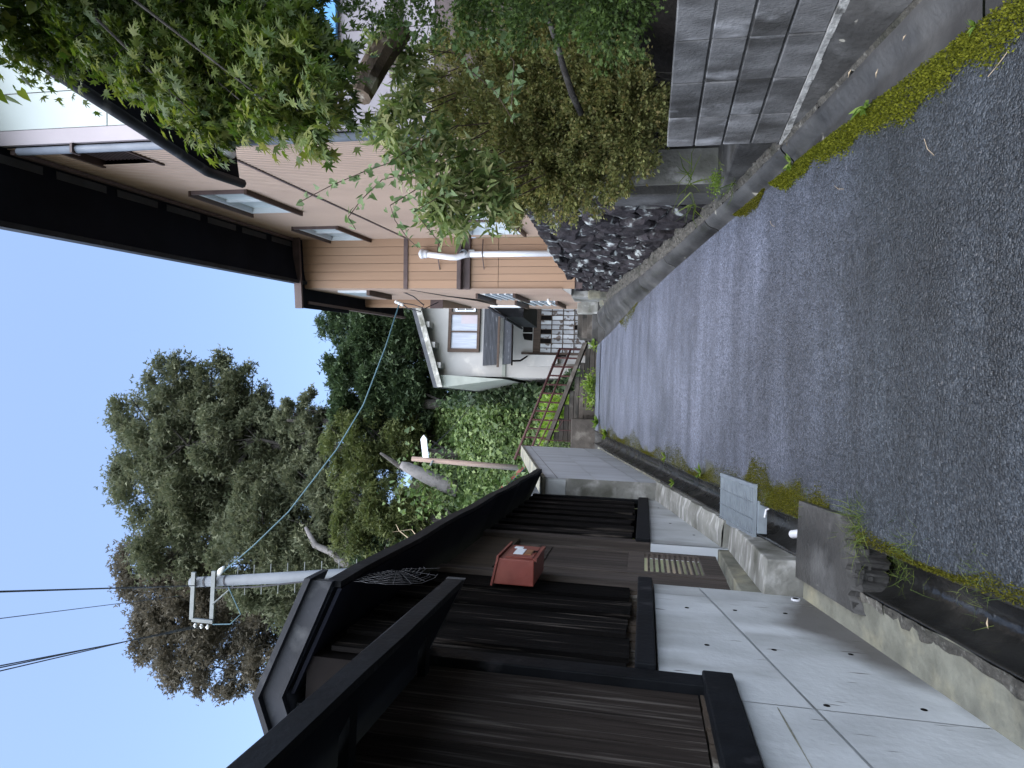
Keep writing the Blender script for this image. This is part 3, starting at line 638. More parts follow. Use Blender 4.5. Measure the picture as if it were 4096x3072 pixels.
# overhanging upper box further back
Y17 = 16.9
for i in range(4):
    MB().box((2.46+i*.105,Y17-.02,5.54),(2.46+i*.105+.099,Y17,7.35)).build('siding_board', MT['siding2'], bh)
b = MB(); b.prism([(2.46,Y17,5.22),(2.86,Y17,5.22),(2.86,Y17,7.3),(2.46,Y17,7.3)], (0,.004,0), (.42,3.0,0)); b.build('bay', MT['siding'], bh)
MB().box((2.44,Y17-.03,5.20),(2.88,Y17-.0,5.54)).build('bay_band', MT['trim'], bh)
slab(lambda x,y,z: Vector((x,y,z)), [(2.08,13.75,7.30),(2.56,19.8,7.30),(3.4,19.8,7.5),(3.0,13.75,7.5)], .06).build('eave', MT['soffit'], bh)
MB().prism([(2.06,13.7,7.28),(2.06,13.7,7.42),(2.12,13.7,7.42),(2.12,13.7,7.28)], (0,0,0), (.48,6.1,0)).build('fascia', MT['trim'], bh)
# cable clips, meter box, lamp on the wing side
MB().box((2.80,19.0,3.55),(3.0,19.2,4.45)).build('meter_box', MT['porcelain'], bh, bevel=.03)
b = MB().tube([WS(2.6,.02,2.35),WS(2.6,.12,2.33),WS(2.6,.14,2.27)], [.03,.035,.05], 8); b.build('wall_lamp', MT['porcelain'], bh, smooth=True)
MB().tube([(2.41,13.7,5.15),(2.42,13.9,5.0),(2.55,15.5,4.7),(2.62,16.6,4.25),(2.8,18.6,4.15)], .025, 6).build('wall_cable', MT['cable'], bh)
MB().box((3.06,13.45,4.0-.48),(3.16,13.50,4.0-.36)).build('vent_cap', MT['alu'], bh)
# white vent stack on the wing front
vp_ = thing('vent_pipe', WF(.36,.12,1.9), 'white plastic vent pipe climbing the tan wing front', 'pipe')
MB().tube([WF(.36,.09,1.7),WF(.36,.09,2.7),WF(.36,.09,3.62)], .062, 14).build('pipe', MT['pvc'], vp_, smooth=True)
MB().tube([WF(.36,.09,3.60),WF(.38,.12,3.72),WF(.44,.22,3.86),WF(.43,.20,4.0),WF(.35,.10,4.55)], .062, 14).build('bend', MT['pvc'], vp_, smooth=True)
MB().tube([WF(.35,.10,4.50),WF(.346,.10,4.54),WF(.345,.10,4.60),WF(.344,.10,4.61),WF(.343,.10,4.66),WF(.342,.10,4.70)], [.075,.085,.085,.105,.095,.03], 14).build('cowl', MT['pvc'], vp_, smooth=True)
for z in (3.35,4.30):
    MB().tube([WF(.05,.01,z),WF(.36,.16,z-.02),WF(.66,.01,z-.03)], .012, 5).build('strap', MT['trim'], vp_)
b = MB()
for k in range(4): b.tube([WF(.33+.06*math.cos(t)+.01*k,.17,3.72+.07*math.sin(t)+.01*k) for t in np.linspace(0,6.28,14)], .005, 4)
b.build('wire_coil', MT['galv'], vp_)
# dark porch roof in front of the pale facade
pr = thing('porch_roof', (2.6,5.6,4.3), 'dark porch roof with black gutter hanging behind the maple', 'roof')
XY = lambda x,y,z: Vector((x,y,z))
slab(XY, [(2.36,6.66,4.42),(2.27,6.08,4.42),(2.40,4.2,4.42),(4.5,4.2,5.0),(4.5,6.7,5.0),(2.9,6.7,4.55)], .08).build('roof_slab', MT['soffit'], pr)
MB().tube([(2.33,6.68,4.40),(2.25,6.08,4.40),(2.38,4.2,4.40)], .05, 8).build('gutter', MT['gut_metal'], pr, smooth=True)
MB().tube([(2.55,6.4,4.36),(2.52,6.15,4.30)], .05, 10).build('outlet', MT['pvc'], pr, smooth=True)
b = MB()
for k in range(5): b.box((2.5,4.4+k*.5,4.36),(4.4,4.46+k*.5,4.41))
b.build('rafter', MT['soffit'], pr)

# ================================================================== LEFT: BLACK TIMBER BUILDING ON A CONCRETE WALL
XW = -1.19
def wall_base(y): return rz(y)-.12
lw = thing('concrete_wall', (XW,3.2,rz(3.2)), 'smooth pale grey concrete retaining wall below the black timber building', 'wall')
# face in four lifts with grooves following the lane, plus tie holes
def lift(y0, y1, f0, f1, name='panel', m='conc'):
    b = MB(); g = .006
    b.grid(lambda u, v: (XW, y0+(y1-y0)*u, f0(y0+(y1-y0)*u)+g+(f1(y0+(y1-y0)*u)-f0(y0+(y1-y0)*u)-2*g)*v), 6, 2)
    k = len(b.v); b2 = [(-.008,x[1],x[2]) for x in b.v]
    return b.build(name, MT[m], lw)
base = lambda y: rz(y)-.25
seam = lambda y: -1.245+.178*y+.0                                   # groove: -.414 at 4.7, -.784 at 2.55
seam2 = lambda y: -.725+.055*y
ylow = 3.13
topA = lambda y: -.42
topB = lambda y: -.092
for y0, y1 in ((-3,.3),(.3,2.985)):
    lift(y0+.002, y1-.002, base, lambda y: min(seam(y), -.43)); lift(y0+.002, y1-.002, lambda y: min(seam(y), -.43), lambda y: -.425)
b = MB(); b.grid(lambda u, v: (XW+.0015, 1.2+1.76*u, -.725+.055*(1.2+1.76*u)+(v-.5)*(.006+.003*math.sin(u*23))), 30, 1); b.build('form_joint', MT['conc_old'], lw)
lift(2.989, 4.56, base, seam, m='conc_stain'); lift(4.564, 4.80, base, seam, m='conc_stain')
lift(2.989, 3.20, seam, lambda y: -.421); lift(3.20, 4.56, seam, topB); lift(4.564, 4.80, seam, topB)
b = MB().box((XW-.16,-3,-2.6),(XW-.012,3.19,-.425)); b.box((XW-.16,3.19,-2.6),(XW-.012,4.80,-.095)); b.quad((XW,4.80,base(4.8)),(XW-.16,4.80,base(4.8)),(XW-.16,4.80,-.092),(XW,4.80,-.092)); b.build('core', MT['conc'], lw)
hole = MB().tube([(XW-.004,0,0),(XW+.0015,0,0)], .0135, 10); hm = bpy.data.meshes.new('tie_hole'); hm.from_pydata([(v[0]-XW,v[1],v[2]) for v in hole.v], [], hole.f); hm.materials.append(MT['interior'])
for y, z in ((4.288,-.285),(4.323,-.568),(3.642,-.346),(3.668,-.675),(3.712,-1.047),(3.102,-1.157),(3.035,-.768),(2.3,-1.15),(2.25,-.8),(4.35,-.86)): place('tie_hole', hm, lw, (XW,y,z))
MB().tube([(XW-.02,4.676,-.985),(XW+.012,4.676,-.985)], .028, 10).build('drain_pipe', MT['pvc'], lw)
MB().tube([(XW-.02,4.676,-.985),(XW+.013,4.676,-.985)], .02, 10).build('drain_hole', MT['interior'], lw)
# second panel beyond the door
l2 = thing('concrete_wall', (XW,7.8,rz(7.8)), 'short grey concrete wall panel beyond the wooden door', 'wall')
for y0,y1 in ((6.25,7.82),(7.824,9.25)):
    b = MB(); b.grid(lambda u, v: (XW, y0+(y1-y0)*u, (rz(y0+(y1-y0)*u)+.02)*(1-v)+(-.085)*v if rz(y0+(y1-y0)*u)+.02 < -.085 else -.085), 8, 2); b.build('panel', MT['conc'], l2)
MB().box((XW-.14,6.25,-1.2),(XW-.006,9.25,-.088)).build('core', MT['conc'], l2)
MB().box((XW-.10,6.236,-.75),(XW-.004,6.249,-.088)).build('end_face', MT['conc_form'], l2)
for y,z in ((7.4,-.30),(6.8,-.50),(8.5,-.2)): place('tie_hole', hm, l2, (XW,y,z))
# tall far wall
fw = thing('tall_wall', (-.97,12.5,rz(12.5)), 'tall smooth grey concrete wall with white groove climbing beside the gutter', 'wall')
ftop = lambda y: 1.30+.222*(y-9.22); gr1 = lambda y: .025+.1955*(y-9.2); gr2 = lambda y: .60+.20*(y-9.2); gr3 = lambda y: ftop(y)-.17
def fl(f0, f1, name='panel', m='conc_form', x=-.97):
    b = MB(); b.grid(lambda u, v: (x, 9.24+6.9*u, f0(9.24+6.9*u)+.006+(f1(9.24+6.9*u)-f0(9.24+6.9*u)-.012)*v), 14, 3); return b.build(name, MT[m], fw)
fl(lambda y: rz(y)-.1, gr1); fl(gr1, gr2); fl(gr2, gr3); fl(gr3, ftop)
fl(lambda y: gr1(y)-.013, lambda y: gr1(y)+.013, 'groove', 'white_mortar', -.974); fl(lambda y: gr3(y)-.02, lambda y: gr3(y)+.02, 'groove', 'trim', -.975); fl(lambda y: gr2(y)-.011, lambda y: gr2(y)+.011, 'groove', 'conc', -.9745)
b = MB(); b.prism([(-.976,9.24,-.45),(-.976,9.24,ftop(9.24)),(-.976,16.14,ftop(16.14)),(-.976,16.14,.7)], (0,0,0), (-.24,0,0)); b.build('core', MT['conc'], fw)
b = MB().box((-1.19,9.225,-.45),(-.968,9.238,1.02)); b.build('end_face', MT['conc_light'], fw)
MB().box((-1.22,9.21,1.02),(-1.0,9.238,1.29)).build('end_face', MT['conc'], fw)
b = MB(); b.prism([(-.955,9.15,ftop(9.15)),(-.955,16.2,ftop(16.2)),(-.955,16.2,ftop(16.2)+.05),(-.955,9.15,ftop(9.15)+.05)], (0,0,0), (-.27,0,0)); b.build('coping', MT['conc_old'], fw)

# the black timber building
tb = thing('timber_building', (-1.3,2.5,-.3), 'black timber building with brown plank bay and low dark eaves beside the lane', 'building')
MB().box((XW-.10,3.22,-.085),(XW+.03,4.86,.012)).build('sill_beam', MT['black_paint'], tb, bevel=.008)
MB().box((XW-.10,-3,-.418),(XW+.035,3.20,-.285)).build('sill_beam', MT['black_paint'], tb, bevel=.008)
MB().box((XW-.12,3.075,-.415),(XW+.012,3.20,.97)).build('post', MT['black_paint'], tb, bevel=.006)
MB().box((XW-.11,4.80,-.09),(XW-.0,4.90,1.45)).build('post', MT['door_wood'], tb, bevel=.006)
MB().box((XW-.11,1.05,-.285),(XW-.0,1.15,.97)).build('post', MT['black_paint'], tb, bevel=.006)
n = 9
for i in range(n):
    y0 = 3.21+i*1.59/n; o = .016 if i%2 else -.010
    MB().box((XW-.055+o,y0-.004,.05+random.uniform(-.01,.02)),(XW-.030+o,y0+1.59/n+.012,1.5)).build('board', MT['black_wood'], tb)
b = MB(); y = 3.25
while y < 4.75:
    L_ = random.uniform(.10,.19); b.box((XW-.075,y,.0),(XW-.058,y+L_,.10)); y += L_+.02
b.build('sill_packing', MT['log'], tb)
for i in range(24):
    y0 = 3.06-(i+1)*.165
    MB().box((XW-.05+random.uniform(-.004,.004),y0+.003,-.255+random.uniform(-.006,.006)),(XW-.025,y0+.162,.965)).build('plank', MT['brown_wood'], tb)
b = MB(); y = -2.6
while y < 3.0:
    L_ = random.uniform(.08,.22); b.box((XW-.07,y,-.285),(XW-.02-random.random()*.015,y+L_,-.262-random.random()*.012)); y += L_+.015
b.build('sill_packing', MT['log'], tb)
MB().box((XW-.5,-3,-.28),(XW-.08,3.15,.97)).build('inner_wall', MT['interior'], tb); MB().box((XW-.45,3.15,-.09),(XW-.08,4.78,1.6)).build('inner_wall', MT['interior'], tb)
# main roof: low eave over the kerb
def roof_slab(name, ye, x0, z0, x1, z1, y0, y1, m, par, th=.05, sag=0):
    b = MB(); N = 16
    for k in range(N+1):
        y = y0+(y1-y0)*k/N; s_ = sag*math.sin(k*2.1)*.5
        for (x,z) in ((x0,z0+s_),(x1,z1),(x1,z1+th),(x0,z0+s_+th)): b.v.append((x,y,z))
    for k in range(N):
        for i in range(4): b.f.append((k*4+i, k*4+(i+1)%4, (k+1)*4+(i+1)%4, (k+1)*4+i))
    b.f += [(0,1,2,3), (N*4+3,N*4+2,N*4+1,N*4)]
    return b.build(name, m, par)
roof_slab('eave_underside', 0, -.865, .83, -2.6, 1.66, -3, 3.16, MT['soffit'], tb, .03)
roof_slab('roof', 0, -.845, .88, -2.6, 1.72, -3, 3.19, MT['corr'], tb, .03)
roof_slab('fascia', 0, -.84, .825, -.868, .825, -3, 3.17, MT['black_paint'], tb, .078, .006)
b = MB(); b.prism([(-.84,3.175,.82),(-.84,3.175,.91),(-1.35,3.175,1.15),(-1.35,3.175,1.06)], (0,0,0), (0,.03,0)); b.build('verge_board', MT['gut_metal'], tb)
for k in range(8): 
    MB().box((-1.19,-2.6+k*.78,.90),(-.90,-2.54+k*.78,.935)).build('rafter', MT['black_paint'], tb)
# gate wall: door, boards and their own little ridge roof
gt = thing('gate_wall', (-1.25,6.2,-.6), 'black boarded gate wall under its own small ridged roof beyond the plank bay', 'gate')
MB().box((XW-.10,6.27,-.085),(XW+.03,9.20,.045)).build('sill_beam', MT['black_paint'], gt, bevel=.008)
n = 15
for i in range(n):
    y0 = 6.38+i*2.82/n; o = .016 if i%2 else -.010
    MB().box((XW-.055+o,y0-.004,.08+random.uniform(-.01,.03)),(XW-.030+o,y0+2.82/n+.012,1.45)).build('board', MT['black_wood'], gt)
MB().box((XW-.11,6.24,-.085),(XW+.0,6.38,1.45)).build('post', MT['door_wood'], gt, bevel=.006)
MB().box((XW-.11,9.1,-.085),(XW+.0,9.2,1.45)).build('post', MT['black_paint'], gt, bevel=.006)
MB().box((XW-.12,4.86,1.10),(XW-.04,6.26,1.45)).build('lining', MT['dim_wood'], gt)
MB().box((XW-.35,6.4,.05),(XW-.12,9.15,1.4)).build('inner_wall', MT['interior'], gt)
def gz(y): return 1.455-.006*(y-3.1)
def slope(name, m, x0, dz0, x1, dz1, th, y0=3.12, y1=9.5):
    b = MB(); N = 20
    for k in range(N+1):
        y = y0+(y1-y0)*k/N; s_ = .010*math.sin(k*1.3)+.006*math.sin(k*3.1)
        for (x,z) in ((x0,dz0),(x1,dz1),(x1,dz1+th),(x0,dz0+th)): b.v.append((x,y,gz(y)+z+s_))
    for k in range(N):
        for i in range(4): b.f.append((k*4+i, k*4+(i+1)%4, (k+1)*4+(i+1)%4, (k+1)*4+i))
    b.f += [(0,1,2,3), (N*4+3,N*4+2,N*4+1,N*4)]
    return b.build(name, m, gt)
slope('roof_slope', MT['corr'], -.90, 0, -1.45, .23, .03); slope('roof_slope', MT['corr'], -1.452, .23, -2.0, 0, .03)
slope('eave_underside', MT['soffit'], -.92, -.035, -1.45, .19, .02); slope('fascia', MT['black_paint'], -.885, -.03, -.915, -.03, .075)
b = MB(); b.prism([(-.875,3.10,gz(3.1)-.01),(-.875,3.10,gz(3.1)+.10),(-1.45,3.10,gz(3.1)+.335),(-2.02,3.10,gz(3.1)+.10),(-2.02,3.10,gz(3.1)-.01),(-1.45,3.10,gz(3.1)+.225)], (0,0,0), (0,-.035,0)); b.build('bargeboard', MT['gut_metal'], gt)
b = MB(); b.prism([(-.86,3.06,gz(3.1)+.085),(-.86,3.06,gz(3.1)+.115),(-1.45,3.06,gz(3.1)+.36),(-2.04,3.06,gz(3.1)+.115),(-2.04,3.06,gz(3.1)+.085),(-1.45,3.06,gz(3.1)+.33)], (0,-.03,0), (0,.16,0)); b.build('verge_cap', MT['gut_metal'], gt)
MB().box((-1.62,3.14,1.40),(-1.50,3.30,1.64)).build('ridge_post', MT['black_paint'], gt)
# door
dr = thing('lattice_door', (XW-.09,5.85,-.64), 'weathered wooden door with lattice grille between the concrete walls', 'door')
xd = XW-.075; ya, yb_ = 5.40, 6.24
MB().box((xd-.04,ya,-.645),(xd,ya+.08,1.15)).build('stile', MT['door_wood'], dr); MB().box((xd-.04,yb_-.07,-.645),(xd,yb_,1.15)).build('stile', MT['door_wood'], dr)
MB().box((xd-.04,ya+.08,-.645),(xd-.004,yb_-.07,-.50)).build('rail', MT['door_wood'], dr); MB().box((xd-.04,ya+.08,-.035),(xd-.004,yb_-.07,.10)).build('rail', MT['door_wood'], dr)
MB().box((xd-.04,ya+.08,.78),(xd-.004,yb_-.07,.90)).build('rail', MT['door_wood'], dr); MB().box((xd-.04,ya+.08,1.08),(xd-.004,yb_-.07,1.15)).build('rail', MT['door_wood'], dr)
for k in range(4): MB().box((xd-.035,ya+.082+k*.172,.102),(xd-.012,ya+.082+k*.172+.168,.778)).build('plank', MT['door_wood'], dr)
for k in range(10): 
    z = -.475+k*.044; MB().box((xd-.035,ya+.08,z),(xd-.008,yb_-.07,z+.017)).build('slat', MT['door_wood'], dr)
for k in range(7): MB().box((xd-.035,ya+.10+k*.10,.902),(xd-.01,ya+.145+k*.10,1.078)).build('slat', MT['door_wood'], dr)
MB().box((XW-.125,5.02,-.645),(XW-.085,5.39,1.15)).build('side_board', MT['door_wood'], dr)
MB().box((XW-.13,4.92,-.66),(XW-.075,5.02,1.2)).build('frame_post', MT['door_wood'], dr)
MB().box((xd-.06,6.245,-.66),(xd+.01,6.30,1.2)).build('frame_post', MT['door_wood'], dr)
# plants behind the door grille
pl = thing('garden_plant', (-1.9,6.0,-.7), 'leafy garden plants glimpsed through the door grille', 'plant')
n = 260; P_ = np.column_stack([RNG.uniform(-2.3,-1.6,n), RNG.uniform(5.2,7.2,n), RNG.uniform(-.38,.0,n)]); leaves('foliage', P_, RNG.normal(size=(n,3)), .09, 'fold', LM['kudzu'], pl, kind='stuff')
n = 120; P_ = np.column_stack([RNG.uniform(-1.36,-1.28,n), RNG.uniform(6.45,6.9,n), RNG.uniform(.04,.1,n)]); leaves('foliage', P_, RNG.normal(size=(n,3))*.4+[0,0,1], .05, 'fold', LM['weed'], pl, kind='stuff')

# mailbox hanging on the boards
mb = thing('mailbox', (-1.09,4.5,.80), 'faded red steel mailbox with white label hung on the black boards', 'mailbox')
mx0, mx1, my0, my1, mz0, mz1 = -1.175, -1.01, 4.40, 4.86, .675, .945
b = MB(); b.prism([(mx0,my0,mz0),(mx1,my0,mz0),(mx1+.005,my0,mz1-.035),(mx0,my0,mz1)], (0,0,0), (0,my1-my0,0)); b.build('box', MT['red'], mb, bevel=.006)
b = MB(); b.prism([(mx0-.01,my0-.012,mz1+.002),(mx1+.022,my0-.012,mz1-.037),(mx1+.024,my0-.012,mz1-.024),(mx0-.01,my0-.012,mz1+.016)], (0,0,0), (0,my1-my0+.024,0)); b.build('lid', MT['red'], mb)
MB().box((mx1+.004,my0+.05,mz0+.02),(mx1+.010,my1-.05,mz1-.07)).build('front_panel', MT['red'], mb)
MB().box((mx1+.0105,my0+.13,mz0+.10),(mx1+.013,my0+.30,mz0+.165)).build('label', MT['paper'], mb)
MB().box((mx1+.0105,my0+.31,mz0+.13),(mx1+.013,my0+.37,mz0+.19)).build('sticker', MT['paper'], mb)
MB().box((mx1+.0105,my0+.13,mz0+.045),(mx1+.014,my0+.28,mz0+.09)).build('lock_plate', MT['brass'], mb)
MB().tube([(mx1+.010,my0+.2,mz0+.035),(mx1+.022,my0+.2,mz0+.03),(mx1+.022,my0+.2,mz0+.008)], .006, 6).build('latch', MT['interior'], mb)
MB().box((mx1-.01,my0+.02,mz0-.012),(mx1+.012,my1-.02,mz0+.012)).build('bottom_lip', MT['red'], mb)
# spider web under the gate eave
sp_ = MB(); wc = Vector((-.93,3.62,1.34))
def wp(a, r): return wc+Vector((.02*math.cos(a*2)*r*3, .30*r*math.cos(a)*3.2, .30*r*math.sin(a)*1.7-.02))
for k in range(9): sp_.tube([wp(2.2+k*.36,.05), wp(2.2+k*.36+random.uniform(-.06,.06),.42)], .0006, 3)
for j in range(9):
    r = .10+j*.042; sp_.tube([wp(2.0+k*.19,r-(.014 if k%2 else 0)+random.uniform(-.006,.006)) for k in range(int(14+random.random()*5))], .0008, 3)
sp_.build('spider_web', MT['web'], label='dusty spider web stretched under the gate roof eave', cat='spider web')

# things in the left gutter
gr_ = thing('steel_grate', (-.77,6.0,rz(6)), 'galvanised steel drain grate lying across the left gutter', 'grate')
F = lambda x,y,z: Vector((x,y,rz(y)+z))
MB().box((-.585,5.6,.02),(-.555,6.49,.05), F).build('frame', MT['galv'], gr_); MB().box((-.98,5.6,.02),(-.945,6.49,.05), F).build('frame', MT['galv'], gr_)
b = MB()
for k in range(20): b.box((-.944,5.60+k*.0455,.022),(-.586,5.612+k*.0455,.048), F)
b.build('bars', MT['galv'], gr_)
for x in (-.70,-.83): MB().box((x,5.6,.046),(x+.006,6.49,.052), F).build('cross_rod', MT['galv'], gr_)
MB().box((-.93,5.572,-.045),(-.68,5.594,.02), F).build('end_angle', MT['galv'], gr_)
MB().tube([F(-.80,5.55,-.02),F(-.74,5.55,-.03),F(-.73,5.545,-.05)], .008, 6).build('handle', MT['pvc'], gr_)
bs = thing('broken_slab', (-.8,4.4,rz(4.4)), 'broken dark concrete slab bridging the left gutter', 'slab')
b = MB(); N = 26
for k in range(N+1):
    t = k/N; x = -.56-.50*t; yn = 4.12-.12*t+random.uniform(-.012,.012)+.022*math.sin(k*.9); yf = 4.74+.04*t
    for (y,z) in ((yf,.02),(yf,.05),(yn+.025,.050),(yn-.01+random.uniform(-.01,.01),.005),(yn+.02+random.uniform(-.03,.03),-.16)): b.v.append((x,y,rz(y)+z))
for k in range(N):
    for i in range(4): b.f.append((k*5+i, k*5+i+1, (k+1)*5+i+1, (k+1)*5+i))
b.f += [(0,1,2,3,4), tuple(N*5+i for i in range(4,-1,-1))]
b.build('slab', MT['conc_dark'], bs)
b = MB()
for k in range(40):
    x = -.6-.45*random.random(); y = 4.12-.1*(-x-.56)/.5+random.uniform(-.02,.03); s_ = random.uniform(.008,.022); c = Vector((x,y,rz(y)+random.uniform(-.06,.03)))
    b.box((c.x-s_,c.y-s_,c.z-s_*.8),(c.x+s_,c.y+s_,c.z+s_*.8))
b.build('aggregate', MT['conc_dark'], bs, kind='stuff')
b = MB(); pth = [F(-.86,5.22,-.10),F(-.80,4.97,-.115)]; b.tube(pth, .030, 14, cap=False); b.tube(pth[::-1], .026, 14, cap=False); b.build('drain_pipe', MT['pvc'], smooth=True, label='short white plastic pipe stub lying in the left gutter', cat='pipe')

# ================================================================== TOP OF THE LANE: stair wall, railing, white house
st = thing('stair_wall', (.3,18.4,1.3), 'dark concrete stair wall of stacked courses rising left behind the lane', 'stairs')
def strz(x): return 1.72+(1.62-x)*.352
N = 9; z0 = 1.22
for i in range(N):
    a_, c_ = 1.22+i*.135, 1.22+(i+1)*.135-.016
    xmax = min(1.62, 1.62-(c_-1.60)/.352) if c_ > 1.60 else 1.62
    if xmax > -1.25: MB().box((-1.5,18.35+i*.022,a_),(xmax,18.8,c_)).build('course', MT['step'], st)
b = MB(); b.prism([(1.75,18.3,strz(1.75)-.11),(1.75,18.3,strz(1.75)),(-1.5,18.3,strz(-1.5)),(-1.5,18.3,strz(-1.5)-.11)], (0,0,0), (0,.35,0)); b.build('stringer', MT['step'], st)
MB().box((-1.10,17.8,1.0),(-.30,18.28,1.87)).build('end_block', MT['step'], st, bevel=.02)
MB().box((-.2,18.1,1.1),(.0,18.36,1.6)).build('end_block', MT['step'], st)
rl = thing('stair_railing', (.3,18.5,2.0), 'long rusty maroon pipe railing climbing left along the stair wall', 'railing')
rtop = lambda x: 2.31+(1.60-x)*.376
MB().tube([(1.60,18.5,rtop(1.60)),(-1.5,18.5,rtop(-1.5))], .036, 8).build('top_rail', MT['rust'], rl, smooth=True)
MB().tube([(1.60,18.5,rtop(1.60)-.30),(-1.5,18.5,rtop(-1.5)-.34)], .030, 8).build('mid_rail', MT['rust'], rl, smooth=True)
for k in range(13):
    x = 1.58-k*.245; MB().tube([(x,18.5,rtop(x)),(x-.01,18.5,strz(x)-.05)], .026 if k else .032, 6).build('post', MT['rust'], rl)
r2 = thing('lower_railing', (-.8,17.9,1.87), 'short rusty railing on the concrete end block left of the stair', 'railing')
MB().tube([(-.33,17.95,2.42),(-1.12,17.95,2.76)], .018, 8).build('top_rail', MT['rust'], r2)
for x in (-.36,-.62,-.9): MB().tube([(x,17.95,2.42+(-.33-x)*.43),(x,17.95,1.86)], .014, 6).build('post', MT['rust'], r2)
MB().tube([(-.36,17.95,2.1),(-.62,17.95,2.25)], .014, 6).build('mid_rail', MT['rust'], r2)

# white plaster house, gable end to the lane
YH = 26.0
wh = thing('white_house', (2.6,YH,2.3), 'old white plaster house with torn paper screens at the top of the lane', 'house')
b = MB(); b.prism([(1.08,YH,2.0),(4.6,YH,2.0),(4.6,YH,9.2),(4.05,YH,9.02),(1.08,YH,8.05)], (0,0,0), (0,6,0)); b.build('wall', MT['plaster'], wh)
b = MB(); b.prism([(.58,YH,7.88),(.58,YH,8.10),(4.9,YH,9.52),(4.9,YH,9.30)], (0,-.55,0), (0,7,0)); b.build('roof', MT['corr'], wh)
b = MB(); b.prism([(.60,YH-.56,7.72),(.60,YH-.56,7.93),(4.9,YH-.56,9.33),(4.9,YH-.56,9.10)], (0,0,0), (0,-.06,0)); b.build('bargeboard', MT['conc_light'], wh)
for x in (1.35,2.15,2.95): MB().box((x,YH-.5,7.62+(x-.6)*.325),(x+.22,YH,7.84+(x-.6)*.325)).build('purlin', MT['plaster'], wh)
b = MB(); b.prism([(.60,YH-.4,7.80),(1.08,YH-.4,7.96),(1.08,YH-.4,7.5),(.98,YH-.4,5.3)], (0,0,0), (0,6,0)); b.build('side_wall', MT['greyboard'], wh)
# upper window
f = MB(); 
for lo,hi in (((2.02,YH-.12,7.60),(4.02,YH-.005,7.72)),((2.02,YH-.12,6.44),(4.02,YH-.005,6.54)),((2.02,YH-.12,6.54),(2.16,YH-.005,7.60)),((3.50,YH-.12,6.54),(3.60,YH-.005,7.60)),((2.80,YH-.11,6.54),(2.86,YH-.005,7.60))): f.box(lo,hi)
wf = f.build('window', MT['oldwood'], wh)
MB().box((2.16,YH-.06,6.54),(2.80,YH-.04,7.60)).build('pane', MT['curtain'], wf); MB().box((2.86,YH-.07,6.54),(3.50,YH-.05,7.60)).build('pane', MT['curtain'], wf)
MB().box((3.15,YH-.075,6.56),(3.49,YH-.071,7.2)).build('curtain_fold', MT['mauve'], wf)
f = MB()
for lo,hi in (((3.62,YH-.14,7.36),(4.0,YH-.02,7.44)),((3.62,YH-.14,6.62),(4.0,YH-.02,6.70)),((3.62,YH-.14,6.70),(3.67,YH-.02,7.36)),((3.95,YH-.14,6.70),(4.0,YH-.02,7.36)),((3.79,YH-.13,6.70),(3.82,YH-.03,7.36)),((3.67,YH-.13,7.01),(3.95,YH-.03,7.05))): f.box(lo,hi)
f2 = f.build('window', MT['alu'], wh); MB().box((3.67,YH-.06,6.70),(3.95,YH-.05,7.36)).build('pane', MT['dglass'], f2)
# corrugated lean-to roofs
def corr(name, x0, x1, y0, z0, y1, z1, m, pitch=.075):
    b = MB(); n = int((x1-x0)/pitch)*4; b.grid(lambda u, v: (x0+(x1-x0)*u, y0+(y1-y0)*v, z0+(z1-z0)*v+.018*math.sin(u*n/4*2*math.pi)), n, 3); return b.build(name, m, wh)
def corr_x(name, x0, x1, y0, z0, y1, z1, m, rows=11):
    return [MB().box((x0,y0+(y1-y0)*k/rows-.02,z0+(z1-z0)*k/rows),(x1-.25*max(0,(1-k/rows))*0,y0+(y1-y0)*(k+1)/rows,z0+(z1-z0)*k/rows+.035)).build(name, m, wh) for k in range(rows)]
corr_x('roof_course', 1.50, 4.3, YH-1.0, 5.50, YH-.02, 6.30, MT['corr'])
corr_x('roof_course', 1.52, 4.3, YH-1.5, 4.86, YH-.7, 5.35, MT['corr'], 8)
b = MB().box((1.10,YH-.05,5.36),(4.3,YH+.02,5.50)); b.build('beam', MT['greyboard'], wh); MB().box((1.40,YH-1.06,5.42),(4.3,YH-1.0,5.50)).build('fascia', MT['oldwood'], wh)
MB().tube([(1.45,YH-1.55,4.82),(4.3,YH-1.55,4.86)], .035, 8).build('eave_gutter', MT['interior'], wh)
MB().tube([(1.62,YH-1.5,4.8),(1.65,YH-1.3,4.55),(1.95,YH-.1,4.45),(1.95,YH-.1,3.0)], .035, 8).build('downpipe', MT['interior'], wh)
for lo, hi in (((1.98,YH-.10,2.2),(2.06,YH-.01,4.75)),((3.86,YH-.10,2.2),(3.95,YH-.01,4.75))): MB().box(lo,hi).build('post', MT['oldwood'], wh)
MB().box((2.06,YH-.10,4.03),(3.86,YH-.012,4.30)).build('lintel', MT['oldwood'], wh)
# fan-shaped opening over the door
b = MB(); b.prism([(2.52,YH-.02,4.34),(3.42,YH-.02,4.34),(3.38,YH-.02,4.66),(3.2,YH-.02,4.72),(2.72,YH-.02,4.72),(2.56,YH-.02,4.66)], (0,0,0), (0,.03,0)); fo = b.build('fanlight', MT['interior'], wh)
for x in (2.80,3.10): MB().box((x,YH-.035,4.34),(x+.04,YH-.022,4.72)).build('bar', MT['plaster'], fo)
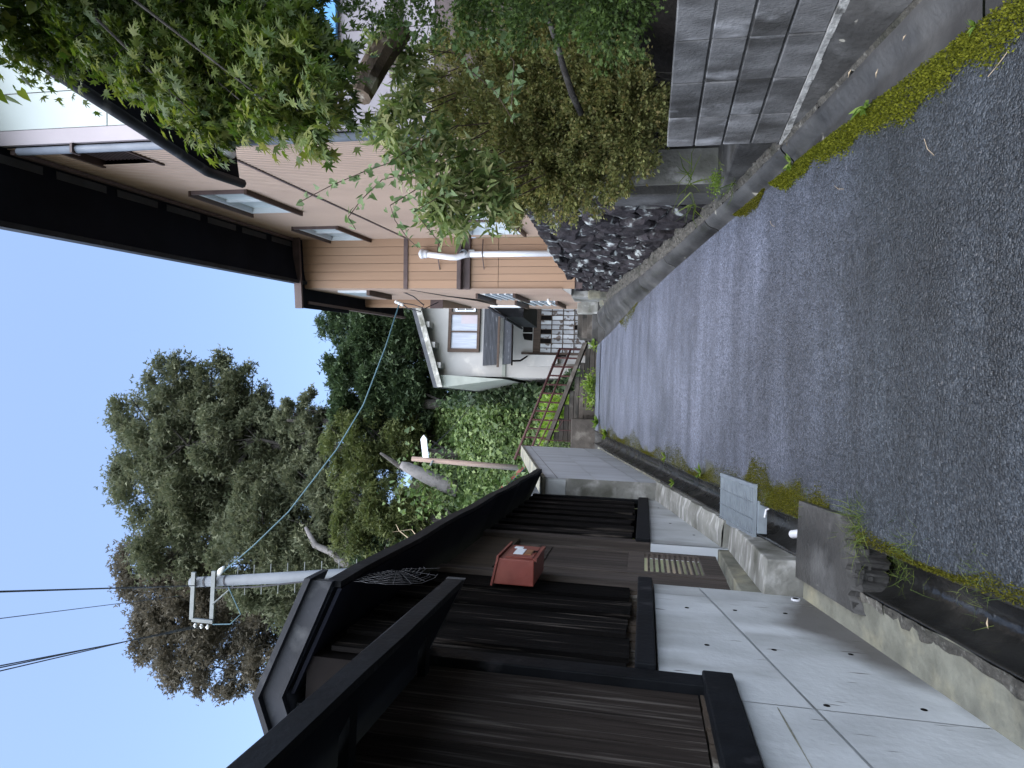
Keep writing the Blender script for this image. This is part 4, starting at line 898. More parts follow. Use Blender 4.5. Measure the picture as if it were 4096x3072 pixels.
# paper screens: panes one by one in a timber grid
scr = MB()
for k in range(5): scr.box((2.06,YH-.09,2.28+k*.437-.012),(3.86,YH-.05,2.28+k*.437+.012))
for k in range(11): scr.box((2.06+k*.18-.010,YH-.088,2.2),(2.06+k*.18+.010,YH-.052,4.03))
gd = scr.build('screen_door', MT['oldwood'], wh)
for i in range(10):
    for j in range(4):
        if (i, j) in ((2,3),(5,0),(4,3),(7,3)): continue
        MB().box((2.075+i*.18,YH-.068,2.30+j*.437),(2.225+i*.18,YH-.062,2.70+j*.437)).build('pane', MT['shoji'], gd)
MB().box((2.06,YH-.04,2.2),(3.86,YH-.015,4.03)).build('room_dark_sheet', MT['interior'], wh)  # black sheet standing for the shade of the unlit room behind
MB().box((1.52,YH-.35,3.3),(1.95,YH-.02,4.5)).build('side_panel', MT['plaster'], wh)
MB().box((1.50,YH-.4,2.6),(1.62,YH-.3,3.5)).build('fence_board', MT['step'], wh)
# black porch hood against the brown house
ph = thing('black_porch', (3.3,20.5,4), 'black lacquered porch hood between the brown and white houses', 'porch')
corrp = MB(); corrp.prism([(3.05,19.9,4.75),(2.65,19.9,4.18),(2.62,19.9,3.62),(3.2,19.9,3.62)], (0,0,0), (0,2.6,0)); corrp.build('hood', MT['black_paint'], ph)
MB().tube([(3.1,19.85,4.85),(2.78,19.85,4.50),(2.60,19.85,4.15)], .05, 8).build('ridge_tile', MT['gut_metal'], ph)
MB().tube([(2.58,19.85,4.15),(2.58,22.4,4.12)], .04, 8).build('eave_gutter', MT['gut_metal'], ph)
b = MB()
for k in range(9): b.box((2.64,20.0+k*.28,3.63),(3.15,20.05+k*.28,3.70))
b.build('rafters', MT['oldwood'], ph)

# blue roofed shed behind the tall wall, wooden pole, pale stump
bsd = thing('blue_shed', (-2.6,20,3.4), 'blue metal shed roof smothered in leaves behind the tall wall', 'shed')
for k in range(14): MB().box((-4.6+k*.22,19.0,4.6-.0),(-4.6+k*.22+.21,19.03,4.64)).build('roof_rib', MT['blue'], bsd) if False else None
b = MB(); b.prism([(-1.6,19.4,3.12),(-1.6,19.4,3.2),(-4.2,19.4,5.72),(-4.2,19.4,5.64)], (0,0,0), (0,2.5,.0)); b.build('roof', MT['blue'], bsd)
b = MB(); b.prism([(-1.56,19.38,3.10),(-1.56,19.38,3.22),(-4.2,19.38,5.78),(-4.2,19.38,5.66)], (0,0,0), (0,-.05,0)); b.build('bargeboard', MT['red'], bsd)
b = MB(); b.prism([(-1.7,19.6,1.2),(-1.7,19.6,3.15),(-4.2,19.6,5.6),(-4.2,19.6,1.2)], (0,0,0), (0,2,0)); b.build('wall', MT['corr'], bsd)
n = 260; P_ = np.column_stack([RNG.uniform(-3.3,-1.3,n), RNG.uniform(18.9,19.6,n), np.zeros(n)]); P_[:,2] = 3.2+(-1.6-P_[:,0])*.97+RNG.uniform(-.45,.12,n)
sv = thing('shed_creeper', (-2.3,19.2,3.4), 'pale leafy creeper hanging over the blue shed roof', 'plant'); leaves('foliage', P_, RNG.normal(size=(n,3))+[0,-.5,-.3], RNG.uniform(.10,.2,n), 'heart', LM['vine'], sv, kind='stuff')
wpz = thing('wooden_pole', (-2.05,22,4.2), 'old brown wooden pole leaning in front of the vines', 'pole')
MB().tube([(-2.07,22,3.6),(-2.0,22,5.5),(-1.93,22,7.66)], [.10,.09,.08], 10).build('shaft', MT['pole_wood'], wpz, smooth=True)
b = MB(); b.prism([(-1.85,21.9,7.02),(-1.22,21.9,7.12),(-1.10,21.9,7.22),(-1.24,21.9,7.32),(-1.85,21.9,7.22)], (0,0,0), (0,-.10,0)); b.build('crossarm', MT['pvc'], wpz, label='pale stubby arm near the pole top')
MB().tube([(-1.75,21.8,7.0),(-1.70,21.8,7.06),(-1.66,21.8,7.14)], [.05,.07,.04], 8).build('insulator', MT['porcelain'], wpz, smooth=True)
MB().tube([(-1.95,21.9,6.9),(-2.12,21.9,6.98)], .03, 6).build('bolt', MT['steel'], wpz)
thw = MB().tube([(-1.66,21.8,7.1),(-.9,22.4,6.45),(-.3,23,6.1),(.1,24,6.0)], .012, 5).build('thin_wire', MT['cable'], label='thin slack wire running from the wooden pole into the vines', cat='wire')
n = 900; P_ = np.column_stack([RNG.normal(-3.25,.75,n), RNG.uniform(26.3,27.6,n), RNG.normal(7.9,.95,n)]); k = (np.abs(P_[:,0]+3.0+(P_[:,2]-8.7)*-.42) > .26)|(P_[:,2] < 7.7)|(P_[:,2] > 9.7)
leaves('trunk_creeper', P_[k], RNG.normal(size=(k.sum(),3))*.6+[0,-.8,-.3], RNG.uniform(.15,.3,k.sum()), 'heart', LM['kudzu'], kind='stuff', label='kudzu leaves closing round the pruned trunk')
ps = thing('pruned_trunk', (-3.5,27.2,7.2), 'pale grey pruned tree trunk leaning among the vines', 'tree trunk')
MB().tube([(-3.52,27.2,7.45),(-3.40,27.1,7.9),(-3.05,27,8.8),(-2.72,26.95,9.6),(-2.62,26.9,9.85)], [.34,.33,.28,.22,.13], 14).build('trunk', MT['pale_bark'], ps, smooth=True)
MB().tube([(-3.0,27,8.9),(-2.7,26.95,9.9),(-2.2,27,10.8)], [.2,.12,.05], 8).build('limb', MT['bark'], ps, smooth=True)

# ================================================================== UTILITY POLE AND CABLES
up_ = thing('utility_pole', (-3.45,14.5,.4), 'pale grey concrete utility pole with steel arms against the big tree', 'utility pole')
pa = lambda z: Vector((-3.42-(z-2.4)*.1285, 14.5, z))
MB().tube([pa(.2),pa(3),pa(6.5),pa(10.40)], [.16,.15,.138,.115], 16).build('shaft', MT['pole'], up_, smooth=True)
for z in (10.23,9.98,9.70,9.45,5.55): 
    MB().tube([pa(z),pa(z+.045)], .128 if z > 7 else .15, 14, cap=False).build('band', MT['cable'], up_)
for z in (10.22,9.70):
    p = pa(z); MB().box((p.x-.82,14.30,z-.05),(p.x+.27,14.36,z+.05)).build('arm', MT['steel'], up_)
p = pa(9.95); MB().box((p.x-.90,14.29,9.66),(p.x-.82,14.35,10.20)).build('arm_end', MT['steel'], up_)
MB().tube([pa(9.2)+Vector((-.1,-.15,0)), (p.x-.45,14.3,9.68)], .018, 6).build('brace', MT['steel'], up_)
for k in range(3): 
    q = Vector((p.x-.93,14.3,9.78+k*.16)); MB().tube([q,q+Vector((-.05,0,0)),q+Vector((-.10,0,0))], [.02,.045,.02], 8).build('insulator', MT['porcelain'], up_, smooth=True)
for k in range(9):
    z = 9.2-k*.42; q = pa(z); sgn = 1
    MB().tube([q+Vector((.12,0,0)),q+Vector((.33,0,.0))], .012, 5).build('step_bolt', MT['steel'], up_)
    MB().tube([q+Vector((-.12,0,-.2)),q+Vector((-.33,0,-.2))], .012, 5).build('step_bolt', MT['steel'], up_)
MB().tube([pa(9.7)+Vector((-.12,-.18,0)),pa(8.6)+Vector((-.14,-.18,0)),pa(7.2)+Vector((-.06,-.19,0)),pa(5.7)+Vector((.05,-.2,0))], .018, 6).build('riser_cable', MT['cable'], up_)
MB().tube([pa(9.3)+Vector((-.1,-.2,0)),(-5.0,14.3,8.95),(-5.25,14.3,9.2),(-5.3,14.3,9.65)], .012, 6).build('jumper_wire', MT['bluecable'], up_)
MB().tube([pa(9.66)+Vector((.15,-.1,0)),pa(9.58)+Vector((.25,-.1,0)),pa(9.5)+Vector((.33,-.1,0))], [.05,.07,.04], 8).build('insulator', MT['porcelain'], up_, smooth=True)
def wire(pts, r, name, m, label, group=None):
    o = MB().tube(pts, r, 6).build(name, MT[m], label=label, cat='cable', group=group); return o
def sagline(a, b_, sag, n=14):
    a = Vector(a); b_ = Vector(b_); return [a.lerp(b_, t)+Vector((0,0,-sag*4*t*(1-t))) for t in np.linspace(0,1,n)]
wire(sagline((-.94,1.8,4.69),(-4.48,14.4,10.18),0), .011, 'overhead_cable', 'cable', 'thick black overhead cable meeting the top of the utility pole')
for k,(x0,z0) in enumerate(((-2.37,6.43),(-2.42,6.43),(-2.50,6.43))):
    wire(sagline((x0,3.4,z0),(-5.35,14.3,9.80+k*.12),.0), .008, 'overhead_cable', 'cable', ('thin black wire, lowest of the three reaching the pole arm end','thin black wire, middle of the three reaching the pole arm end','thin black wire, uppermost of the three reaching the pole arm end')[k], 'three parallel overhead wires')
wire(sagline((-1.72,3.2,5.7),(-4.45,13.5,9.9),.0), .005, 'overhead_cable', 'cable', 'single hair-thin wire between the thick cable and the three wires')
wire([(-4.15,14.4,9.56),(-3.45,14.42,8.78),(-2.62,14.45,7.95),(-1.15,14.5,6.86),(-.12,14.6,6.30),(1.25,14.7,5.85),(2.26,14.8,5.60)], .015, 'service_cable', 'bluecable', 'twisted pale blue service cable sagging from the pole to the brown house')
for k in range(3): pass
ins = thing('cable_anchor', (2.35,14.75,5.5), 'white porcelain insulators and cable loops on the brown house eave', 'insulator')
for k in range(3): MB().tube([(2.24-.03*k,14.7,5.66-.07*k),(2.27-.03*k,14.7,5.64-.07*k),(2.30-.03*k,14.7,5.62-.07*k)], [.03,.05,.03], 8).build('insulator', MT['porcelain'], ins, smooth=True)
MB().tube([(2.28,14.7,5.6),(2.12,14.7,5.35),(2.05,14.7,5.05),(2.2,14.7,4.98),(2.38,14.6,5.2),(2.5,14.6,5.5),(2.47,14.5,5.45),(2.45,14.2,5.1)], .014, 6).build('cable_loop', MT['cable'], ins)
MB().tube([(2.25,14.7,5.55),(2.2,14.7,5.2),(2.12,14.7,4.95),(2.3,14.9,4.7)], .012, 6).build('cable_loop', MT['cable'], ins)
#PLANTS
# ================================================================== PLANTS
def plant(name, base, label, cat, group=None): return thing(name, base, label, cat, group)
def twigs(pairs, r0, r1, m, name, parent, bend=.08, seg=5):
    b = MB()
    for a, c in pairs:
        a = Vector(a); c = Vector(c); L_ = (c-a).length
        mid = a.lerp(c, .5)+Vector((random.uniform(-1,1),random.uniform(-1,1),random.uniform(.2,1)))*bend*L_
        b.tube([a, mid, c], [r0,(r0+r1)/2,r1], seg, cap=False)
    return b.build(name, m, parent)

# Japanese maple hanging over the block wall
MAPLE = [(2.05,3.2,3.59),(2.08,3.3,3.46),(1.82,3.0,2.94),(1.69,3.0,2.71),(1.53,2.9,2.44),(1.4,2.9,2.29),(1.28,2.8,2.05),(1.38,3.0,2.09),(1.34,2.8,1.82),(1.29,2.7,1.64),(1.28,2.7,1.52),(1.18,2.6,1.41),(1.47,2.8,1.64),(1.65,3.0,1.97),(1.62,3.1,2.24),(1.82,3.2,2.55),(2.05,3.3,2.88),(1.94,3.2,2.33),(1.81,3.0,1.9),(2.13,3.2,3.2),(2.12,3.3,2.64)]
mp = plant('maple_tree', (2.9,3.6,-.5), 'green maple tree with star shaped leaves drooping over the block wall', 'tree')
MB().tube([(2.95,3.7,-.7),(2.85,3.6,.6),(2.7,3.5,1.8),(2.5,3.4,2.9),(2.45,3.4,4.2)], [.09,.08,.06,.045,.02], 8).build('trunk', MT['bark'], mp, smooth=True)
twigs([((2.6,3.45,2.4+random.uniform(-.9,1.2)), (x+.03,y,z+.06)) for x,y,z in MAPLE], .014, .003, MT['bark'], 'branch', mp, .10)
Pm, Dm = lobe_points([(x+.02,y,z,.17) for x,y,z in MAPLE]+[(x+.25,y+.22,z+.10,.26) for x,y,z in MAPLE]+[(2.25,3.5,z,.42) for z in (2.2,2.45,2.7,3.0,3.3,3.7)]+[(1.85,3.3,z,.26) for z in (2.0,2.3,2.6)]+[(2.6,2.8,3.7,.75),(2.3,2.2,3.5,.7),(2.9,3.5,3.1,.7),(2.6,2.5,2.9,.5),(2.75,3.0,2.6,.45),(2.4,1.7,3.0,.6),(2.2,2.9,4.3,.7)] if False else [(x+.02,y,z,.17) for x,y,z in MAPLE]+[(x+.25,y+.22,z+.10,.26) for x,y,z in MAPLE]+[(2.25,3.5,z,.42) for z in (2.2,2.45,2.7,3.0,3.3,3.7)]+[(1.85,3.3,z,.26) for z in (2.0,2.3,2.6)], 19000, 11, .5, .8, .40)
Dm = Dm*np.array([1,1,.3])+np.array([-.35,-.15,-.75])
lobe_n = RNG.normal(size=(len(Pm),3))*.6+np.array([-.65,-.15,.45])
Ph, Dh = lobe_points([(2.6,2.8,3.7,.75),(2.3,2.2,3.5,.7),(2.9,3.5,3.1,.7),(2.6,2.5,2.9,.5),(2.75,3.0,2.6,.45),(2.4,1.7,3.0,.6),(2.2,2.9,4.3,.7),(2.7,3.4,2.5,.5)], 7000, 12, .5, .8, .45)
leaves('foliage', Ph, Dh+[0,0,-.6], RNG.uniform(.07,.11,len(Ph)), 'heart', LM['maple'], mp, kind='stuff')
near = np.argsort(Pm[:,1]+Pm[:,0]*1.2+RNG.random(len(Pm))*.15)[:300]; rest = np.setdiff1d(np.arange(len(Pm)), near)
fringe = np.clip((1.95-.0*Pm[:,2]-(Pm[:,0]-.28*(Pm[:,2]-1.6)))/.55, 0, 1)
leaves('foliage', Pm[rest], Dm[rest], RNG.uniform(.036,.062,len(rest)), 'maple', LM['maple'], mp, nrm=lobe_n[rest], kind='stuff', rnd=np.clip(.6*RNG.random(len(rest))+.42*fringe[rest]*RNG.random(len(rest))**.5, 0, 1))
single_leaves('leaf', Pm[near], Dm[near], lobe_n[near], RNG.uniform(.75,1.2,300), tmesh('leaf', 'maple', LM['maple1'], .055), mp)

# dwarf bamboo above the azalea
BAMBOO = [(2.14,5.0,2.1),(2.27,5.0,1.95),(2.78,5.0,2.14),(1.89,4.8,1.86),(1.69,4.8,1.66),(1.58,4.8,1.46),(1.53,4.9,1.29),(1.5,5.0,1.16),(2.0,5.0,1.63),(2.56,5.2,1.93),(2.77,5.2,2.0),(1.89,5.1,1.45),(1.74,5.1,1.25),(1.41,4.8,1.61),(1.35,4.8,1.41)]
bb = plant('dwarf_bamboo', (2.6,5.2,.2), 'pale green dwarf bamboo with long pointed leaves above the azalea', 'bamboo')
twigs([((x+.30+random.uniform(-.1,.2),y+.5,z-.30), (x,y,z)) for x,y,z in BAMBOO for _ in (0,1)], .006, .003, MT['stem'], 'cane', bb, .10)
Pb, Db = lobe_points([(x,y,z,.17) for x,y,z in BAMBOO]+[(x+.12,y+.15,z+.02,.16) for x,y,z in BAMBOO], 3600, 8, .4, .9, .45)
Db = unit(RNG.normal(size=Pb.shape))+np.array([-.35,-.25,-.15])
near = np.argsort(Pb[:,1]+.5*Pb[:,0]+RNG.random(len(Pb))*.4)[:260]; rest = np.setdiff1d(np.arange(len(Pb)), near)
leaves('foliage', Pb[rest], Db[rest], RNG.uniform(.075,.14,len(rest)), 'lance', LM['bamboo'], bb, kind='stuff', width=1.4)
single_leaves('leaf', Pb[near], Db[near], RNG.normal(size=(260,3))+[0,-.3,.6], RNG.uniform(.7,1.2,260), tmesh('leaf', 'lance', LM['bamboo1'], .125, 1.25), bb)

# clipped azalea
AZ = [(2.96,5.8,1.92),(3.03,5.8,1.57),(2.82,5.6,1.18),(2.64,5.5,.84),(2.46,5.5,.52),(2.18,5.5,.31),(2.02,5.4,.5),(2.16,5.4,.81),(2.3,5.4,1.13),(2.46,5.5,1.47),(2.59,5.6,1.77),(1.99,5.6,1.05),(1.87,5.6,.72),(1.93,5.6,.41),(2.09,5.5,1.25),(1.99,5.5,.21),(3.32,5.9,1.72),(3.19,5.8,1.23),(1.96,6.0,1.35)]
AZ3 = [(1.88,5.9,1.21),(1.93,5.9,1.02),(1.87,5.9,.82),(2.03,5.8,1.09),(1.89,5.9,.61),(2.02,5.6,.9),(2.06,6.0,1.37),(2.0,5.7,.7)]
AZ2 = [(2.84,5.7,.69),(2.75,5.6,.37),(3.18,5.8,1.01),(2.39,5.5,.17),(2.5,5.5,.31),(3.14,5.8,.61),(2.24,5.5,.14),(3.45,5.9,1.42),(3.41,5.8,.8)]+AZ3
az = plant('azalea_bush', (2.6,5.9,-.4), 'big rounded olive green azalea bush bulging over the stone wall end', 'bush')
twigs([((2.7+random.uniform(-.2,.2),6.0+random.uniform(-.1,.1),-.5), (x+.2,y+.25,z)) for x,y,z in AZ], .012, .004, MT['bark'], 'branch', az, .08)
Pz, Dz = lobe_points([(x+.10,y+.16,z,.28) for x,y,z in AZ]+[(2.55,5.95,z,.50) for z in (.3,.7,1.1,1.5)]+[(2.95,6.0,z,.5) for z in (.6,1.1,1.6)]+[(x+.05,y+.1,z,.30) for x,y,z in AZ2], 110000, 34, .72, .95, .22)
leaves('foliage', Pz, Dz+np.array([-.1,-.2,.25]), RNG.uniform(.024,.045,len(Pz)), 'fold', LM['azalea'], az, kind='stuff')

# cypress and climbing vines
CON = [(2.52,4.0,1.76),(2.43,4.0,1.5),(2.36,3.9,1.22),(2.27,3.8,.89),(2.21,3.8,.67),(2.2,3.8,.38),(2.16,3.7,.19),(2.04,3.7,.27),(2.29,3.8,.52),(2.45,4.0,1.1),(2.15,3.6,.13)]
cy = plant('cypress_shrub', (2.75,4.0,-.5), 'dark green feathery cypress shrub right of the azalea', 'shrub')
MB().tube([(2.8,4.05,-.6),(2.75,4.0,.6),(2.7,4.0,1.9)], [.05,.045,.03], 8).build('trunk', MT['bark'], cy, smooth=True)
Pc, Dc = lobe_points([(x+.06,y+.05,z,.22) for x,y,z in CON]+[(x+.28,y+.1,z+.05,.30) for x,y,z in CON], 14000, 16, .6, .9, .30)
leaves('foliage', Pc, Dc+np.array([-.2,-.2,.05]), RNG.uniform(.028,.050,len(Pc)), 'spray', LM['conifer'], cy, kind='stuff')
VL = [(2.58,4.2,1.88),(2.44,4.2,1.57),(2.36,4.3,1.34),(2.23,4.4,1.19),(2.16,4.5,1.07),(1.96,4.6,.94)]
VL2 = [(2.31,4.0,1.12),(2.30,4.15,.98),(2.2,4.2,.88),(2.05,4.5,.95)]
vn = plant('climbing_vine', (2.4,4.3,.6), 'trailing vine of smooth oval leaves threading across the azalea and cypress', 'vine')
VS = [[(1.98,4.7,1.55),(1.72,4.6,1.86),(1.66,4.6,2.06),(1.57,4.6,2.3),(1.50,4.6,2.45),(1.44,4.58,2.55)], [(1.80,4.7,1.52),(1.64,4.6,1.70),(1.60,4.6,1.91),(1.45,4.6,2.07),(1.33,4.6,2.16),(1.24,4.6,2.10)], [(1.66,4.7,1.5),(1.41,4.6,1.84),(1.30,4.6,1.80),(1.17,4.6,1.70),(1.10,4.6,1.62)], [(1.55,4.7,1.4),(1.36,4.6,1.66),(1.26,4.6,1.57),(1.12,4.6,1.45)]]
b = MB(); P_ = []; D_ = []
for path in [VL, VL2]+VS:
    b.tube(path, .0035, 5, cap=False)
    for a_, c_ in zip(path, path[1:]):
        a_ = Vector(a_); c_ = Vector(c_); k = max(2, int((c_-a_).length/.045))
        for t in range(k):
            for _ in (0,1):
                q = a_.lerp(c_, (t+random.random())/k); P_.append(q+Vector([random.gauss(0,.022) for _ in range(3)])); D_.append(Vector((random.gauss(0,.6),random.gauss(-.3,.4),random.gauss(-.6,.5))))
b.build('stem', MT['stem'], vn)
single_leaves('leaf', P_[:300], D_[:300], [Vector((random.gauss(0,.4),random.gauss(-.7,.4),random.gauss(.5,.4))) for _ in P_[:300]], [random.uniform(.6,1.15) for _ in P_[:300]], tmesh('leaf', 'heart', LM['vine1'], .062), vn)
lg = plant('rotten_log', (2.6,5.3,2.2), 'rotten splintered log end poking out of the bamboo', 'log')
MB().tube([(3.0,5.1,2.02),(2.72,5.0,2.14),(2.48,4.9,2.20),(2.34,4.85,2.22)], [.11,.11,.105,.085], 10).build('log', MT['log'], lg)
db = plant('dead_branch', (2.5,5.0,.6), 'smooth grey dead branch slanting out of the azalea', 'branch')
MB().tube([(2.95,5.05,.80),(2.72,4.97,.72),(2.52,4.95,.66),(2.36,5.05,.60),(2.30,5.25,.55)], [.018,.022,.024,.026,.026], 10).build('branch', MT['bark'], db, smooth=True)

# weeds and ferns by the pier
def tuft(name, base, n, L_, m, label, cat, tmpl='blade', spread=.6, up_=1., width=1., r=.03, group=None, lean=(0,0,0)):
    o = plant(name, base, label, cat, group); P_ = np.array(base)+RNG.normal(size=(n,3))*np.array([r,r,.003]); D_ = RNG.normal(size=(n,3))*spread+np.array([0,0,up_])+np.array(lean)
    leaves('blades', P_, D_, RNG.uniform(.5,1.1,n)*L_, tmpl, LM[m], o, width=width, kind='stuff'); return o
tuft('wall_fern', (2.12,6.3,rz(6.3)+.42), 26, .30, 'grass', 'thin bladed weed growing from the pier joint', 'weed', spread=.8, up_=.2, r=.08, width=.9)
tuft('wall_fern', (2.02,6.05,rz(6.05)+.12), 30, .26, 'grass', 'spiky green weed above the yellow moss cushion', 'weed', spread=.8, up_=.7, r=.06, width=.9)
tuft('wall_fern', (2.10,6.95,rz(6.95)+.22), 22, .30, 'grass', 'drooping bladed fern at the foot of the stone wall', 'weed', spread=.7, up_=.4, r=.05, width=1.1, lean=(-.3,0,0))
n = 500; P_ = np.array([2.10,6.42,rz(6.42)+.15])+RNG.normal(size=(n,3))*np.array([.055,.07,.045]); leaves('moss_cushion', P_, RNG.normal(size=(n,3))+[0,0,.7], RNG.uniform(.015,.03,n), 'fold', LM['weed'], kind='stuff', label='bright yellow moss cushion between pier and stone wall', cat='moss', rnd=RNG.random(n)*.5+.4)

# moss along the lane edges: thousands of tiny tufts over a low mound
def moss_strip(name, edge, side, y0, y1, n, wfun, m, label, tall=.016, clump=9.):
    Y = RNG.uniform(0,1,n); Y = y0+(y1-y0)*Y; t = RNG.random(n)**.8
    nz = np.sin(Y*clump)+np.sin(Y*clump*2.3+1.3)*.7+np.sin(Y*clump*.37+2)*.9
    wd_ = np.array([wfun(y) for y in Y])*(1+.32*nz/1.6+.28*RNG.normal(size=n)*.6); keep = wd_ > .01; Y, t, wd_ = Y[keep], t[keep], wd_[keep]
    X = np.array([edge(y) for y in Y])-side*(-.02+t*wd_); Z = np.array([rz(y) for y in Y])+.006+tall*1.3*np.sin(np.clip(1-t,0,1)*math.pi*.9+.15)*RNG.random(len(Y))
    return leaves(name, np.column_stack([X,Y,Z]), RNG.normal(size=(len(X),3))*.7+[0,0,.9], RNG.uniform(.5,1.1,len(X))*tall, 'fold', LM[m], kind='stuff', label=label)
moss_strip('moss', xr, 1, 1.6, 5.5, 30000, lambda y: float(np.interp(y,[1.6,2.6,3.6,4.6,5.3,5.5],[.20,.19,.15,.14,.10,.0])), 'moss', 'bright yellow-green moss strip along the right gutter edge')
moss_strip('moss', xr, 1, 5.6, 6.4, 4000, lambda y: .10*math.sin((y-5.6)/.8*math.pi), 'mossbrown', 'olive moss patch beside the right gutter', .014)
moss_strip('moss', xr, 1, 11.5, 13.6, 3000, lambda y: .22*math.sin((y-11.5)/2.1*math.pi), 'mossbrown', 'olive moss patch at the far right of the lane', .012)
moss_strip('moss', xl, -1, 4.4, 6.0, 16000, lambda y: .20+.06*math.sin(y*7), 'mossbrown', 'olive moss along the left edge near the steel grate', .011)
moss_strip('moss', xl, -1, 6.0, 16.5, 18000, lambda y: .14+.09*math.sin(y*2.3), 'mossbrown', 'thin olive moss along the left edge of the far lane', .011, 4.)
moss_strip('moss', xl, -1, 1.9, 4.1, 5000, lambda y: .05+.03*math.sin(y*5), 'mossbrown', 'thin moss fringe on the near left lane edge', .012)
def rosette(p, n, L_, label, m='weed', name='dandelion', lean=(-.5,-.3,0)):
    o = plant(name, p, label, 'weed'); a = RNG.uniform(0,6.28,n); D_ = np.column_stack([np.cos(a),np.sin(a),RNG.uniform(.2,1.0,n)])+np.array(lean)
    leaves('leaf', np.tile(np.array(p),(n,1)), D_, RNG.uniform(.6,1.1,n)*L_, 'lance', LM[m], o, width=1.5, kind='stuff'); return o
rosette((xr(4.0)+.02,4.02,rz(4.0)+.03), 13, .11, 'jagged pale green dandelion upright in the moss strip')
rosette((xr(3.1)+.0,3.12,rz(3.1)+.03), 10, .05, 'small pale dandelion nearer in the moss strip')
rosette((xr(5.05)+.02,5.05,rz(5.05)+.03), 20, .10, 'broad leaved dandelion at the far end of the moss strip', lean=(-.3,-.5,0))
for x, y, n, L_, lab in ((-.62,4.05,170,.15,'bright green grass tuft on the near corner of the broken slab'),(-.66,3.6,110,.11,'low green grass fringe below the broken slab'),(-.66,3.1,80,.08,'sparse grass at the near left gutter edge'),(-.60,4.75,24,.16,'thin grass blades in the moss by the broken slab'),(-.62,5.35,16,.10,'thin grass blades beside the steel grate')):
    tuft('grass_tuft', (x,y,rz(y)+.01), n, L_, 'grass', lab, 'grass', spread=.8, up_=.7, r=.05 if n < 50 else .08, width=.6)
for x, y, n, L_, lab in ((-.62,7.2,14,.10,'pale leafy weed on the left lane edge beyond the grate'),(-.60,8.9,16,.10,'small leafy weed halfway up the left lane edge'),(-.86,8.4,8,.10,'little fern growing inside the left gutter'),(-.55,14.9,40,.18,'leafy weed clump at the top left of the lane'),(-.35,16.6,50,.22,'trailing weeds across the lane joint')):
    rosette((x,y,rz(y)+.03), n, L_, lab, name='lane_weed', lean=(0,0,.2))
for x, y, n, r_, lab in ((.62,17.75,420,.17,'bright green leafy weed clump at the foot of the stair wall'),(.18,17.72,160,.12,'bright green weed left of the weed clump at the stair'),(1.62,17.7,60,.08,'small weed by the stone steps')):
    o = plant('weed_clump', (x,y,1.24), lab, 'weed'); P_ = np.array([x,y,1.30])+RNG.normal(size=(n,3))*np.array([r_,.06,r_*.55])+np.array([0,0,r_*.5]); P_[:,2] = np.maximum(P_[:,2],1.24)
    leaves('foliage', P_, RNG.normal(size=(n,3))+[0,-.4,.5], RNG.uniform(.05,.12,n), 'lance', LM['weed'], o, width=2.2, kind='stuff')
n = 700; P_ = np.column_stack([RNG.uniform(-1.45,-.95,n),RNG.uniform(17.9,18.3,n),1.9+RNG.random(n)**1.5*.75]); o = plant('wall_weeds', (-1.2,18,1.9), 'green weeds growing on the end block behind the tall wall', 'weed'); leaves('foliage', P_, RNG.normal(size=(n,3))+[0,-.3,.5], RNG.uniform(.05,.12,n), 'lance', LM['kudzu'], o, width=2.2, kind='stuff')
# dry stalks and dead leaves on the lane
def litter(x, y, L_, ang, z=.008, r=.0013):
    d = Vector((math.cos(ang),math.sin(ang),0)); p = Vector((x,y,rz(y)+z)); q = p+d*L_; q.z = rz(q.y)+z+.004; m_ = p.lerp(q,.5)+Vector((.08*L_*-d.y,.08*L_*d.x,.004))
    MB().tube([p,m_,q], r, 5).build('dry_stalk', MT['twig'], label='dry pale grass stalk lying on the lane', cat='stalk', group='dry stalks on the lane')
for x,y,L_,a_ in ((1.22,3.42,.13,.6),(1.35,4.3,.12,1.1),(1.46,2.95,.12,2.0),(1.5,2.55,.10,2.6),(.75,2.55,.09,1.4),(-.02,2.7,.12,.3),(1.42,5.4,.11,.9)): litter(x,y,L_,a_)
for x,y in ((1.28,2.62),(1.85,3.55),(1.95,4.1),(1.80,3.8),(-.87,3.3),(-.84,3.05),(-.9,2.95),(1.9,5.0)):
    s_ = random.uniform(.018,.03); a_ = random.random()*6; z = rz(y)+(.012 if 0 < x < 1.5 else (.075 if x > 0 else -.165)); b = MB()
    b.add([(x-s_*math.cos(a_),y-s_*math.sin(a_),z),(x+s_*.35*math.sin(a_),y-s_*.35*math.cos(a_),z+.006),(x+s_*math.cos(a_),y+s_*math.sin(a_),z+.002),(x-s_*.35*math.sin(a_),y+s_*.35*math.cos(a_),z+.007)], [(0,1,2,3)])
    b.build('dead_leaf', MT['twig'], label='curled dry leaf lying by the lane', cat='leaf', group='dead leaves by the lane')

